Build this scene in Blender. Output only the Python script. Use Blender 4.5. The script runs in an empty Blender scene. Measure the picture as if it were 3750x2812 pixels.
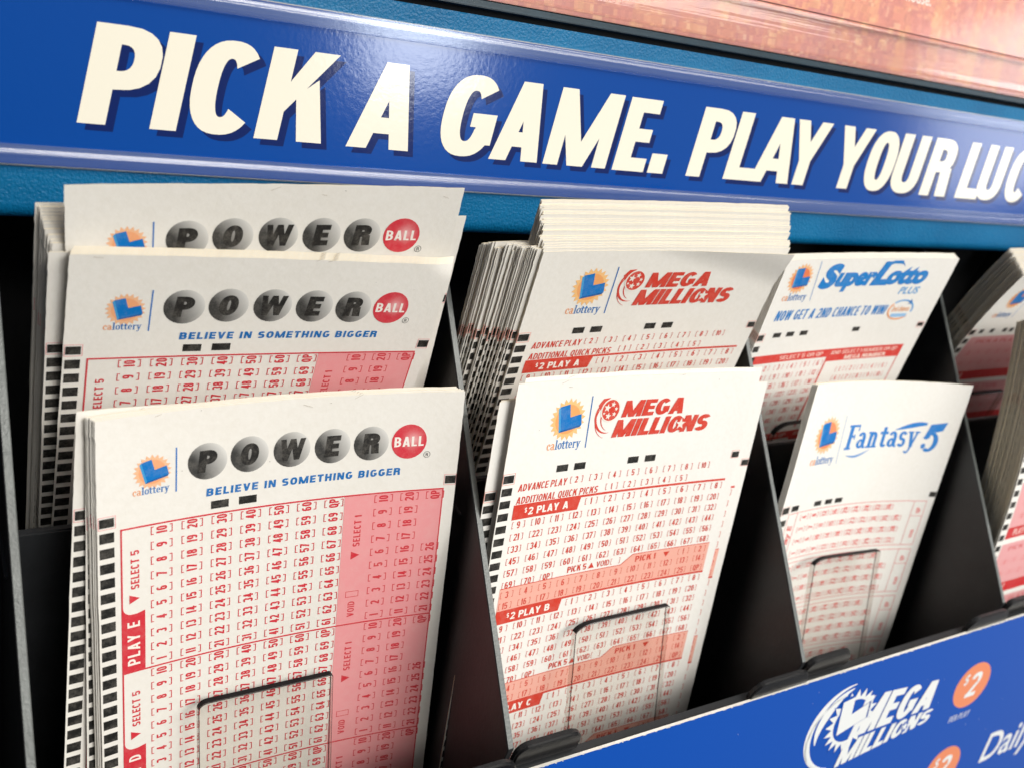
import bpy, math, random
import numpy as np
from mathutils import Vector, Matrix
from mathutils.geometry import delaunay_2d_cdt
random.seed(7)
MM = 0.001
SC = bpy.context.scene
COL = SC.collection
cos, sin, rad = math.cos, math.sin, math.radians

# ------------------------------------------------------------------ camera
CAM = (-32.35, -163.0, 127.25)            # mm
YAW, PIT, ROL, FPX = rad(38.31), rad(30.91), rad(18.57), 3574.0
fwd = Vector((sin(YAW)*cos(PIT), cos(YAW)*cos(PIT), -sin(PIT)))
rgt = Vector((cos(YAW), -sin(YAW), 0.0))
upv = rgt.cross(fwd)
r2 = rgt*cos(ROL) + upv*sin(ROL)
u2 = -rgt*sin(ROL) + upv*cos(ROL)
cd = bpy.data.cameras.new('camera')
cam = bpy.data.objects.new('camera', cd)
COL.objects.link(cam)
mw = Matrix((r2, u2, -fwd)).transposed().to_4x4()
mw.translation = Vector(CAM)*MM
cam.matrix_world = mw
cd.sensor_width = 36.0
cd.lens = 36.0*FPX/3750.0
cd.clip_start, cd.clip_end = 0.01, 50.0
cd.dof.use_dof = True
cd.dof.focus_distance = 0.236
cd.dof.aperture_fstop = 19.0
SC.camera = cam

# ------------------------------------------------------------------ light
w = bpy.data.worlds.new('World')
SC.world = w
w.use_nodes = True
# dim shop interior: brighter towards the ceiling lights at the right, dark on the photographer's side
_nt = w.node_tree
_tc = _nt.nodes.new('ShaderNodeTexCoord')
_dot = _nt.nodes.new('ShaderNodeVectorMath'); _dot.operation = 'DOT_PRODUCT'
_dot.inputs[1].default_value = (.80, .02, .60)
_nt.links.new(_tc.outputs['Generated'], _dot.inputs[0])
_rp = _nt.nodes.new('ShaderNodeValToRGB')
_rp.color_ramp.elements[0].position = 0.0; _rp.color_ramp.elements[0].color = (.035, .038, .045, 1)
_rp.color_ramp.elements[1].position = 0.75; _rp.color_ramp.elements[1].color = (.50, .50, .50, 1)
_nt.links.new(_dot.outputs['Value'], _rp.inputs[0])
_nt.links.new(_rp.outputs[0], _nt.nodes['Background'].inputs[0])
_nt.nodes['Background'].inputs[1].default_value = 0.85

def area(name, loc, tgt, sx, sy, power, col):
    l = bpy.data.lights.new(name, 'AREA')
    l.shape = 'RECTANGLE'; l.size = sx; l.size_y = sy; l.energy = power; l.color = col
    o = bpy.data.objects.new(name, l)
    COL.objects.link(o)
    o.location = loc
    o.rotation_euler = (Vector(tgt) - Vector(loc)).to_track_quat('-Z', 'Y').to_euler()
    return o
area('ceiling_or_fill_lamp', (0.88, -0.92, 1.35), (0.10, 0, 0.0), 1.7, 0.80, 37, (1.0, 0.965, 0.90))
area('ceiling_or_fill_lamp', (0.50, -1.30, 1.45), (0.10, 0, 0.0), 1.3, 0.40, 17, (1.0, 0.97, 0.91))  # fill lamp added from the front to brighten the rear slips
area('highlight_lamp', (0.74, -1.21, 0.62), (0.085, 0.045, 0.06), 0.18, 0.20, 2.4, (0.93, 0.97, 1.0))  # unseen lamp added to make the soft highlight on the header card
area('highlight_lamp', (1.62, -0.70, 0.42), (0.30, 0.045, 0.065), 0.26, 0.30, 1.5, (0.95, 0.97, 1.0))  # unseen lamp added for the sheen at the header's right end
SC.view_settings.view_transform = 'Standard'
SC.view_settings.look = 'None'
SC.view_settings.exposure = 0.0
SC.view_settings.gamma = 1.0
SC.view_settings.use_curve_mapping = False
SC.cycles.use_denoising = True
SC.cycles.max_bounces = 10
SC.cycles.transparent_max_bounces = 24

# ------------------------------------------------------------------ materials
def new_mat(name):
    m = bpy.data.materials.new(name); m.use_nodes = True
    nt = m.node_tree
    return m, nt, nt.nodes['Principled BSDF']
def N(nt, typ, **kw):
    n = nt.nodes.new(typ)
    for k, v in kw.items(): setattr(n, k, v)
    return n
def noise(nt, scale, detail=3.0, rough=0.6, vec=None):
    n = N(nt, 'ShaderNodeTexNoise'); n.inputs['Scale'].default_value = scale
    n.inputs['Detail'].default_value = detail; n.inputs['Roughness'].default_value = rough
    if vec is not None: nt.links.new(vec, n.inputs['Vector'])
    return n
def coords(nt, scale=(1, 1, 1)):
    g = N(nt, 'ShaderNodeTexCoord'); mp = N(nt, 'ShaderNodeMapping')
    mp.inputs['Scale'].default_value = scale
    nt.links.new(g.outputs['Object'], mp.inputs['Vector'])
    return mp.outputs['Vector']
def bump(nt, bsdf, h, strength, dist):
    b = N(nt, 'ShaderNodeBump'); b.inputs['Strength'].default_value = strength
    b.inputs['Distance'].default_value = dist
    nt.links.new(h, b.inputs['Height']); nt.links.new(b.outputs[0], bsdf.inputs['Normal'])
def ramp(nt, fac, stops):
    r = N(nt, 'ShaderNodeValToRGB')
    e = r.color_ramp.elements
    while len(e) < len(stops): e.new(0.5)
    for el, (p, c) in zip(e, stops): el.position = p; el.color = (*c, 1)
    nt.links.new(fac, r.inputs[0])
    return r.outputs[0]

def paper_mat(name, a, b):
    m, nt, p = new_mat(name)
    v = coords(nt)
    n1 = noise(nt, 700, 4, .65, v); n2 = noise(nt, 22, 3, .6, v)
    mx = N(nt, 'ShaderNodeMath', operation='ADD'); nt.links.new(n1.outputs[0], mx.inputs[0]); nt.links.new(n2.outputs[0], mx.inputs[1])
    hf = N(nt, 'ShaderNodeMath', operation='MULTIPLY'); nt.links.new(mx.outputs[0], hf.inputs[0]); hf.inputs[1].default_value = 0.5
    c = ramp(nt, hf.outputs[0], [(.36, b), (.60, a)])
    nt.links.new(c, p.inputs['Base Color'])
    p.inputs['Roughness'].default_value = 0.72
    p.inputs['Specular IOR Level'].default_value = 0.25
    bump(nt, p, n1.outputs[0], 0.16, 0.0003)
    return m
M_PAPER = paper_mat('slip_paper', (.79, .762, .71), (.745, .712, .65))
M_PAPER_W = paper_mat('white_slip_paper', (.82, .80, .76), (.78, .755, .705))
M_EDGE = paper_mat('cut_paper_edge', (.88, .76, .52), (.80, .66, .43))

def ink_mat():
    m, nt, p = new_mat('printed_ink')
    a = N(nt, 'ShaderNodeAttribute'); a.attribute_name = 'ink'
    v = coords(nt)
    n1 = noise(nt, 2600, 2, .6, v); n2 = noise(nt, 500, 3, .6, v)
    ad = N(nt, 'ShaderNodeMath', operation='MULTIPLY_ADD')
    nt.links.new(n1.outputs[0], ad.inputs[0]); ad.inputs[1].default_value = 0.6
    nt.links.new(n2.outputs[0], ad.inputs[2])
    mr = N(nt, 'ShaderNodeMapRange'); nt.links.new(ad.outputs[0], mr.inputs[0])
    mr.inputs[1].default_value = .70; mr.inputs[2].default_value = 1.05; mr.inputs[3].default_value = 0.0; mr.inputs[4].default_value = .09
    mx = N(nt, 'ShaderNodeMix', data_type='RGBA')
    nt.links.new(mr.outputs[0], mx.inputs['Factor']); nt.links.new(a.outputs['Color'], mx.inputs['A'])
    mx.inputs['B'].default_value = (.72, .66, .58, 1)
    nt.links.new(mx.outputs['Result'], p.inputs['Base Color'])
    p.inputs['Roughness'].default_value = 0.55
    p.inputs['Specular IOR Level'].default_value = 0.3
    return m
M_INK = ink_mat()
def gloss_ink_mat():
    m, nt, p = new_mat('gloss_card_ink')
    a = N(nt, 'ShaderNodeAttribute'); a.attribute_name = 'ink'
    nt.links.new(a.outputs['Color'], p.inputs['Base Color'])
    v = coords(nt)
    n = noise(nt, 700, 3, .6, v)
    bump(nt, p, n.outputs[0], 0.065, 0.0003)
    p.inputs['Roughness'].default_value = 0.125
    p.inputs['Specular IOR Level'].default_value = 0.42
    return m
M_GLOSS = gloss_ink_mat()

def black_plastic(name, base, rough, grain=900, st=.12, scr=0.0):
    m, nt, p = new_mat(name)
    v = coords(nt)
    n = noise(nt, grain, 3, .6, v); n2 = noise(nt, 60, 4, .7, v)
    c = ramp(nt, n2.outputs[0], [(.35, tuple(x*.8 for x in base)), (.7, tuple(x*1.3 for x in base))])
    nt.links.new(c, p.inputs['Base Color'])
    p.inputs['Roughness'].default_value = rough
    if scr:      # pale scuffs and dust worn into the plastic
        vs = coords(nt, (60, 900, 240)); n3 = noise(nt, 1.0, 5, .7, vs)
        mr = N(nt, 'ShaderNodeMapRange'); nt.links.new(n3.outputs[0], mr.inputs[0])
        mr.inputs[1].default_value = .60; mr.inputs[2].default_value = .80; mr.inputs[4].default_value = .22
        mx = N(nt, 'ShaderNodeMix', data_type='RGBA'); nt.links.new(mr.outputs[0], mx.inputs['Factor'])
        nt.links.new(c, mx.inputs['A']); mx.inputs['B'].default_value = (.055, .055, .06, 1)
        nt.links.new(mx.outputs['Result'], p.inputs['Base Color'])
    bump(nt, p, n.outputs[0], st, 0.0004)
    return m
M_BLACK = black_plastic('black_plastic', (.016, .0172, .019), .40, scr=1)
M_TAB = black_plastic('black_gloss_plastic', (.012, .012, .013), .26)
M_CUT = black_plastic('sawn_plastic_edge', (.115, .125, .12), .38, 1500, .4)
M_DARK = black_plastic('dark_recess', (.004, .004, .005), .7)

def blue_panel():
    m, nt, p = new_mat('textured_blue_plastic')
    v = coords(nt)
    n = noise(nt, 1500, 2, .5, v); n2 = noise(nt, 35, 4, .6, v)
    c = ramp(nt, n2.outputs[0], [(.3, (.0, .098, .235)), (.7, (.003, .135, .30))])
    nt.links.new(c, p.inputs['Base Color'])
    p.inputs['Roughness'].default_value = 0.40
    p.inputs['Specular IOR Level'].default_value = 0.22
    bump(nt, p, n.outputs[0], 0.42, 0.0006)
    return m
M_BLUE = blue_panel()

def clear_mat(name, tint, gloss_rough, streak=0.0, base_gloss=0.04, milky=0.0, milk=(.55, .6, .68)):
    """clear acrylic sheet: straight-through transmission plus a Fresnel reflection"""
    m, nt, p = new_mat(name)
    out = nt.nodes['Material Output']
    nt.nodes.remove(p)
    tr = N(nt, 'ShaderNodeBsdfTransparent'); tr.inputs[0].default_value = (*tint, 1)
    gl = N(nt, 'ShaderNodeBsdfGlossy'); gl.inputs['Roughness'].default_value = gloss_rough
    gl.inputs['Color'].default_value = (1, 1, 1, 1)
    lw = N(nt, 'ShaderNodeLayerWeight')      # Schlick reflectance, the same from both sides of the sheet
    pw = N(nt, 'ShaderNodeMath', operation='POWER'); pw.inputs[1].default_value = 5.0
    nt.links.new(lw.outputs['Facing'], pw.inputs[0])
    ad = N(nt, 'ShaderNodeMath', operation='MULTIPLY_ADD'); ad.inputs[1].default_value = .9; ad.inputs[2].default_value = .03+base_gloss
    nt.links.new(pw.outputs[0], ad.inputs[0])
    mx = N(nt, 'ShaderNodeMixShader')
    base = tr.outputs[0]
    if milky:
        df = N(nt, 'ShaderNodeBsdfDiffuse'); df.inputs[0].default_value = (*milk, 1)
        m2 = N(nt, 'ShaderNodeMixShader')
        v = coords(nt, (6, 500, 500)); nn = noise(nt, 1.0, 4, .65, v)
        mr = N(nt, 'ShaderNodeMapRange'); nt.links.new(nn.outputs[0], mr.inputs[0])
        mr.inputs[1].default_value = .3; mr.inputs[2].default_value = .75; mr.inputs[3].default_value = milky*.2; mr.inputs[4].default_value = milky*1.6
        nt.links.new(mr.outputs[0], m2.inputs[0]); nt.links.new(tr.outputs[0], m2.inputs[1]); nt.links.new(df.outputs[0], m2.inputs[2])
        base = m2.outputs[0]
    nt.links.new(ad.outputs[0], mx.inputs[0]); nt.links.new(base, mx.inputs[1]); nt.links.new(gl.outputs[0], mx.inputs[2])
    if streak:
        v = coords(nt, (9, 700, 700)); n = noise(nt, 1.0, 2, .5, v)
        b = N(nt, 'ShaderNodeBump'); b.inputs['Strength'].default_value = streak; b.inputs['Distance'].default_value = .0006
        nt.links.new(n.outputs[0], b.inputs['Height']); nt.links.new(b.outputs[0], gl.inputs['Normal'])
    nt.links.new(mx.outputs[0], out.inputs[0])
    return m
M_CLEAR = clear_mat('clear_acrylic', (.985, .98, .97), .03, base_gloss=.01)
M_RAIL = clear_mat('clear_channel_acrylic', (.93, .95, .98), .18, streak=.10, base_gloss=.01, milky=.065, milk=(.50, .58, .62))
M_LIP = clear_mat('clear_frame_acrylic', (.95, .94, .93), .09, streak=.16, base_gloss=.0, milky=.03, milk=(.8, .72, .68))
M_COVER = clear_mat('poster_cover_acrylic', (.97, .96, .95), .12, base_gloss=-.018)
M_TEAL = black_plastic('teal_plastic_strip', (.004, .03, .05), .4)
def edge_acrylic():
    m, nt, p = new_mat('dark_acrylic_edge')
    p.inputs['Base Color'].default_value = (.012, .011, .012, 1)  # near-black stands in for the dark reflection inside the edge
    p.inputs['Roughness'].default_value = .35
    p.inputs['Specular IOR Level'].default_value = .06
    return m
M_ACEDGE = edge_acrylic()

def poster_mat():
    # night city seen from above: small lit blocks, tall streaky towers, all printed in salmon and orange
    m, nt, p = new_mat('printed_city_poster')
    def vor(sx, sz, warp=0.0):      # random value per rectangular block sx by sz (m)
        v = coords(nt, (1, 0, 1))
        sn = N(nt, 'ShaderNodeVectorMath', operation='SNAP'); sn.inputs[1].default_value = (sx, 1, sz)
        nt.links.new(v, sn.inputs[0])
        # rows of blocks slip sideways against each other
        se = N(nt, 'ShaderNodeSeparateXYZ'); nt.links.new(sn.outputs[0], se.inputs[0])
        wn = N(nt, 'ShaderNodeTexWhiteNoise', noise_dimensions='1D'); nt.links.new(se.outputs[2], wn.inputs['W'])
        sc = N(nt, 'ShaderNodeVectorMath', operation='SCALE'); nt.links.new(wn.outputs['Color'], sc.inputs[0]); sc.inputs['Scale'].default_value = sx
        ad = N(nt, 'ShaderNodeVectorMath', operation='ADD'); nt.links.new(v, ad.inputs[0]); nt.links.new(sc.outputs[0], ad.inputs[1])
        s2 = N(nt, 'ShaderNodeVectorMath', operation='SNAP'); s2.inputs[1].default_value = (sx, 9, sz); nt.links.new(ad.outputs[0], s2.inputs[0])
        w2 = N(nt, 'ShaderNodeTexWhiteNoise', noise_dimensions='3D'); nt.links.new(s2.outputs[0], w2.inputs['Vector'])
        sp = N(nt, 'ShaderNodeSeparateColor'); nt.links.new(w2.outputs['Color'], sp.inputs[0])
        return sp
    a_ = vor(.0031, .0023); b_ = vor(.0055, .019); c_ = vor(.0013, .0011)
    c1 = ramp(nt, a_.outputs[0], [(0, (.40, .12, .12)), (.45, (.58, .19, .15)), (.75, (.68, .26, .15)), (.90, (.82, .46, .18)), (1, (.86, .62, .36))])
    c2 = ramp(nt, b_.outputs[1], [(0, (.50, .20, .25)), (.5, (.68, .22, .18)), (.85, (.76, .34, .16)), (1, (.84, .52, .22))])
    c3 = ramp(nt, c_.outputs[2], [(0, (.36, .10, .10)), (.7, (.66, .24, .18)), (.93, (.80, .42, .22)), (1, (.90, .72, .45))])
    big = noise(nt, 60, 2, .5, coords(nt, (1, 0, 1)))
    f1 = ramp(nt, big.outputs[0], [(.42, (.15, .15, .15)), (.58, (.8, .8, .8))])
    mx = N(nt, 'ShaderNodeMix', data_type='RGBA'); nt.links.new(f1, mx.inputs['Factor'])
    nt.links.new(c1, mx.inputs['A']); nt.links.new(c2, mx.inputs['B'])
    m2 = N(nt, 'ShaderNodeMix', data_type='RGBA'); m2.inputs['Factor'].default_value = .40
    nt.links.new(mx.outputs['Result'], m2.inputs['A']); nt.links.new(c3, m2.inputs['B'])
    m3 = N(nt, 'ShaderNodeMix', data_type='RGBA'); m3.inputs['Factor'].default_value = .27
    nt.links.new(m2.outputs['Result'], m3.inputs['A']); m3.inputs['B'].default_value = (.90, .46, .40, 1)
    nt.links.new(m3.outputs['Result'], p.inputs['Base Color'])
    p.inputs['Roughness'].default_value = .4
    return m
M_POSTER = poster_mat()

# ------------------------------------------------------------------ lettering
def sgnpow(x, e): return math.copysign(abs(x)**e, x)
def ring(cx, cy, rx, ry, tx, ty, a0=0, a1=360, p=2.3, n=22):
    n = max(4, int(n*abs(a1-a0)/360.0+.5)); q = []
    f = lambda A, X, Y: (cx+X*sgnpow(cos(A), 2/p), cy+Y*sgnpow(sin(A), 2/p))
    for i in range(n):
        A, B = rad(a0+(a1-a0)*i/n), rad(a0+(a1-a0)*(i+1)/n)
        q.append([f(A, rx, ry), f(B, rx, ry), f(B, rx-tx, ry-ty), f(A, rx-tx, ry-ty)])
    return q
def rc(x0, y0, x1, y1): return [[(x0, y0), (x1, y0), (x1, y1), (x0, y1)]]
def bowl(x0, y0, x1, y1, s, t, p=2.3):
    xa = max(x0+s*.5, x1-(y1-y0)*.62); h = (y1-y0)/2
    return rc(x0, y1-t, xa, y1)+rc(x0, y0, xa, y0+t)+ring(xa, y0+h, x1-xa, h, s, t, -90, 90, p, 22)
def dg(x0, y0, x1, y1, d):  # slanted stem of horizontal width d from (x0,y0) to (x1,y1)
    return [[(x0, y0), (x0+d, y0), (x1+d, y1), (x1, y1)]]
WID = {'I': 0, 'M': 1.42, 'W': 1.5, 'N': 1.05, 'A': 1.1, 'O': 1.03, 'Q': 1.03, 'G': 1.03, 'C': .98, 'K': 1.08, 'R': 1.02, 'E': .86, 'F': .82, 'L': .80,
       'S': .96, 'T': .92, 'V': 1.06, 'Y': 1.05, '1': .72, 'J': .8}
def glyph_polys(c, w, s, t, p):
    h = w/2
    if c == 'I': return rc(0, 0, s, 1), s
    if c == '.': return rc(0, 0, s*1.05, s*1.0), s*1.05
    if c == '-': return rc(0, .38, w*.6, .38+t), w*.6
    if c == '!': return rc(0, 0, s, s*.8)+rc(0, s*1.05, s, 1), s
    if c == '[': return rc(0, -.02, s*.55, 1.02)+rc(s*.5, -.02, w*.5, t*.55)+rc(s*.5, 1.02-t*.57, w*.5, 1.02), w*.5
    if c == ']': return rc(w*.5-s*.55, -.02, w*.5, 1.02)+rc(0, -.02, w*.5-s*.5, t*.55)+rc(0, 1.02-t*.57, w*.5-s*.5, 1.02), w*.5
    if c == 'A':
        tw = s*1.12; k = (w-tw)/2
        lx = lambda y: s*.5+y*k
        return dg(0, 0, k, 1, s)+dg(w-s, 0, (w+tw)/2-s, 1, s)+[[(lx(.18), .18), (w-lx(.18), .18), (w-lx(.18+t), .18+t), (lx(.18+t), .18+t)]], w
    if c == 'B': return rc(0, 0, s, 1)+bowl(s*.5, .5-t*.5, w*.96, 1, s, t, p)+bowl(s*.5, 0, w, .5+t*.5, s, t, p), w
    if c == 'C': return ring(h, .5, h, .5, s, t, 40, 320, p, 40), w
    if c == 'D': return rc(0, 0, s, 1)+bowl(s*.5, 0, w, 1, s, t, p), w
    if c == 'E': return rc(0, 0, s, 1)+rc(s*.5, 0, w, t)+rc(s*.5, 1-t, w, 1)+rc(s*.5, .5-t*.48, w*.93, .5+t*.48), w
    if c == 'F': return rc(0, 0, s, 1)+rc(s*.5, 1-t, w, 1)+rc(s*.5, .5-t*.6, w*.92, .5+t*.4), w
    if c == 'G': return ring(h, .5, h, .5, s, t, 40, 335, p, 44)+rc(w-s, .16, w, .54)+rc(w*.54, .54-t*.9, w-s*.5, .54), w
    if c == 'H': return rc(0, 0, s, 1)+rc(w-s, 0, w, 1)+rc(s*.5, .5-t*.5, w-s*.5, .5+t*.5), w
    if c == 'K': return rc(0, 0, s, 1)+[[(s*.9, .28), (s*.9, .60), (w-s*1.12, 1), (w, 1)]]+[[(w-s*1.05, 0), (w+s*.06, 0), (s+.42*(w-s)+s*.42, .70), (s+.2*(w-s), .50)]], w
    if c == 'L': return rc(0, 0, s, 1)+rc(s*.5, 0, w, t), w
    if c == 'M': return rc(0, 0, s*.92, 1)+rc(w-s*.92, 0, w, 1)+dg(h-s*.5, 0, .0, 1, s*1.0)+dg(h-s*.5, 0, w-s, 1, s), w
    if c == 'N': return rc(0, 0, s*.95, 1)+rc(w-s*.95, 0, w, 1)+dg(w-s*1.05, 0, 0, 1, s*1.05), w
    if c in 'O0': return ring(h, .5, h, .5, s, t, 0, 360, p, 44), w
    if c == 'Q': return ring(h, .5, h, .5, s, t, 0, 360, p, 36)+dg(w*.82, -.12, w*.45, .3, s*.8), w
    if c == 'P': return rc(0, 0, s, 1)+bowl(s*.5, .36, w, 1, s, t, p), w
    if c == 'R': return rc(0, 0, s, 1)+bowl(s*.5, .42, w*.98, 1, s, t, p)+[[(w-s*.98, 0), (w+.03, 0), (w-s*.12, .5), (w-s*1.2, .5)]], w
    if c == 'S':
        q = .5+t*.5
        return ring(h, 1-q/2, h, q/2, s, t, 25, 275, p, 44)+ring(h, q/2, h, q/2, s, t, 95, -155, p, 44), w
    if c == 'T': return rc(h-s/2, 0, h+s/2, 1)+rc(0, 1-t, w, 1), w
    if c == 'U': return rc(0, h*.9, s, 1)+rc(w-s, h*.9, w, 1)+ring(h, h*.9, h, h*.9, s, t, 180, 360, p, 36), w
    if c == 'V': return dg(h-s*.5, 0, 0, 1, s)+dg(h-s*.5, 0, w-s, 1, s), w
    if c == 'W':
        d = s*.86
        return dg(w*.27-d*.5, 0, 0, 1, d)+dg(w*.27-d*.5, 0, h-d*.5, 1, d)+dg(w*.73-d*.5, 0, h-d*.5, 1, d)+dg(w*.73-d*.5, 0, w-d, 1, d), w
    if c == 'Y': return rc(h-s/2, 0, h+s/2, .46)+dg(h-s/2, .38, 0, 1, s)+dg(h-s/2, .38, w-s, 1, s), w
    if c == '1': return rc(w*.62-s, 0, w*.62, 1)+[[(w*.62-s*1.0, .98), (w*.62-s*.2, .98), (w*.62-s*.9, .66), (0, .62), (0, .62+t)]], w*.62
    if c == '2': return ring(h, 1-.29, h, .29, s, t, -30, 170, p, 40)+dg(0, t*.5, w-s*1.15, .58, s*1.1)+rc(0, 0, w, t), w
    if c == '3':
        q = .5+t*.5
        return ring(h, 1-q/2, h, q/2, s, t, -90, 160, p, 40)+ring(h, q/2, h, q/2, s, t, -160, 90, p, 40), w
    if c == '4': return rc(w*.84-s, 0, w*.84, 1)+rc(0, .2, w, .2+t)+dg(0, .2, w*.84-s, 1, s*.85), w
    if c == '5': return rc(0, 1-t, w*.95, 1)+rc(0, .42, s*.85, 1)+ring(h, .32, h, .32, s, t, -160, 130, p, 40), w
    if c == '6': return ring(h, .31, h, .31, s, t, 0, 360, p, 32)+ring(h, .5, h, .5, s, t, 50, 200, p, 40), w
    if c == '9': return ring(h, .69, h, .31, s, t, 0, 360, p, 32)+ring(h, .5, h, .5, s, t, 230, 380, p, 40), w
    if c == '7': return rc(0, 1-t, w, 1)+dg(w*.15, 0, w-s*1.05, 1-t*.5, s*1.05), w
    if c == '8':
        q = .5+t*.5
        return ring(h, 1-q/2, h*.94, q/2, s, t, 0, 360, p, 30)+ring(h, q/2, h, q/2, s, t, 0, 360, p, 30), w
    if c == '$':
        q = .5+t*.5
        return ring(h, 1-q/2, h, q/2, s, t, 25, 275, p, 36)+ring(h, q/2, h, q/2, s, t, 95, -155, p, 36)+rc(h-s*.25, -.12, h+s*.25, 1.12), w
    # serif lower case (prefix by private letters)
    return [], w*.5
X = .66  # x-height of the serif lower case
SERIF = [.155, .075]
def serif_polys(c):
    s, t = SERIF[0], SERIF[1]
    sf = lambda x, y=0: rc(x-.09, y, x+s+.09, y+t*.8)
    if c == 'c': return ring(.26, X/2, .26, X/2, s, t, 45, 315, 2, 26)+ring(.40, X*.74, .09, .09, .09, .09, 0, 360, 2, 8), .52
    if c == 'o': return ring(.28, X/2, .28, X/2, s, t, 0, 360, 2, 26), .56
    if c == 'e': return ring(.26, X/2, .26, X/2, s, t, 0, 318, 2, 26)+rc(.1, X*.46, .5, X*.46+t), .54
    if c == 'a': return ring(.22, X*.29, .22, X*.29, s*.9, t, 0, 360, 2, 22)+rc(.31, .05, .31+s, X*.72)+ring(.235, X*.70, .23, X*.30, s, t, -10, 165, 2, 22)+rc(.40, 0, .56, t), .56
    if c == 'l': return rc(.09, 0, .09+s, 1.0)+sf(.09)+rc(.0, 1-t*.8, .15, 1.0), .36
    if c == 't': return rc(.10, .1, .10+s, .84)+rc(-.05, X-t*1.3, .42, X)+ring(.10+s*.5+.10, .14, s*.5+.10, .14, min(s*.9, .14), t*1.2, 180, 335, 2, 22), .44
    if c == 'r': return rc(.09, 0, .09+s, X)+sf(.09)+rc(0, X-t*.8, .15, X)+ring(.36, X*.72, .17, X*.28, s*.8, t*1.3, 20, 175, 2, 20), .50
    if c == 'n': return rc(.09, 0, .09+s, X)+sf(.09)+rc(0, X-t*.8, .15, X)+ring(.34, X*.66, .22, X*.34, s, t*1.3, 0, 170, 2, 24)+rc(.56-s, 0, .56, X*.68)+sf(.56-s), .70
    if c == 'y': return dg(.22, 0, .03, X, s)+dg(.18, -.16, .44, X, s*.62)+ring(.12, -.16, .15, .12, .09, .09, 190, 370, 2, 18)+rc(-.03, X-t*.8, .27, X)+rc(.36, X-t*.8, .62, X), .58
    if c == 's':
        q = X*.5+t*.6
        return ring(.22, X-q/2, .22, q/2, s*.92, t*1.1, 20, 275, 2.1, 36)+ring(.22, q/2, .22, q/2, s*.92, t*1.1, 95, -160, 2.1, 36), .46
    if c == 'F': return rc(.10, 0, .10+s*1.2, 1)+rc(0, 0, .40, t)+rc(0, 1-t, .68, 1)+rc(.62, .74, .68, 1)+rc(.2, .48, .5, .48+t)+rc(.45, .40, .51, .62), .68
    if c == ' ': return [], .25
    return [], .4
_cache = {}
def union(polys):
    vs, fs = [], []
    for q in polys:
        a = sum(q[i][0]*q[(i+1) % len(q)][1]-q[(i+1) % len(q)][0]*q[i][1] for i in range(len(q)))
        if abs(a) < 1e-9: continue
        if a < 0: q = q[::-1]
        fs.append(list(range(len(vs), len(vs)+len(q)))); vs += [Vector(x) for x in q]
    if not vs: return np.zeros((0, 2)), []
    r = delaunay_2d_cdt(vs, [], fs, 0, 1e-5, True)
    tris = [(f[0], f[i], f[i+1]) for f, og in zip(r[2], r[5]) if og for i in range(1, len(f)-1)]
    return np.array([(v.x, v.y) for v in r[0]]), tris
def glyph(c, w, s, t, p):
    k = (c, round(w, 3), round(s, 3), round(t, 3), p, SERIF[0])
    if k not in _cache:
        po, adv = glyph_polys(c, w, s, t, p) if p != 'serif' else serif_polys(c)
        _cache[k] = (*union(po), adv)
    return _cache[k]
def lettering(txt, h, w=.5, s=.17, t=.14, p=2.4, gap=.10, space=.28, shear=0.0, xs=1.0):
    """-> list of (verts, tris) in a local frame (x right, y up, cap height h) and the total advance"""
    x, out = 0.0, []
    for c in txt:
        if c == ' ': x += space; continue
        gw = w*WID.get(c, 1.0) if p != 'serif' else 1
        v, tr, adv = glyph(c, gw, s, t, p)
        if len(v): out.append((np.column_stack(((v[:, 0]+x+v[:, 1]*shear)*h*xs, v[:, 1]*h)), tr))
        x += adv+gap
    return out, (x-gap)*h*xs
_bf = {}
def rounded_text(txt, h, offset=0.0, shear=0.0, xs=1.0, space=1.0):
    k = (txt, offset, space)
    if k not in _bf:
        cu = bpy.data.curves.new('tmp_text', 'FONT'); cu.body = txt; cu.offset = offset; cu.resolution_u = 4; cu.space_character = space
        ob = bpy.data.objects.new('tmp_text', cu); COL.objects.link(ob)
        me = ob.evaluated_get(bpy.context.evaluated_depsgraph_get()).to_mesh()
        v = np.array([x.co[:2] for x in me.vertices]); tr = []
        for f in me.polygons:
            ids = list(f.vertices); tr += [(ids[0], ids[i], ids[i+1]) for i in range(1, len(ids)-1)]
        ob.evaluated_get(bpy.context.evaluated_depsgraph_get()).to_mesh_clear()
        bpy.data.objects.remove(ob); bpy.data.curves.remove(cu)
        v[:, 0] -= v[:, 0].min()
        _bf[k] = (v/.70, tr)          # cap height 1
    v, tr = _bf[k]
    u = np.column_stack(((v[:, 0]*xs+v[:, 1]*shear)*h, v[:, 1]*h))
    return [(u, tr)], u[:, 0].max()

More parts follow.
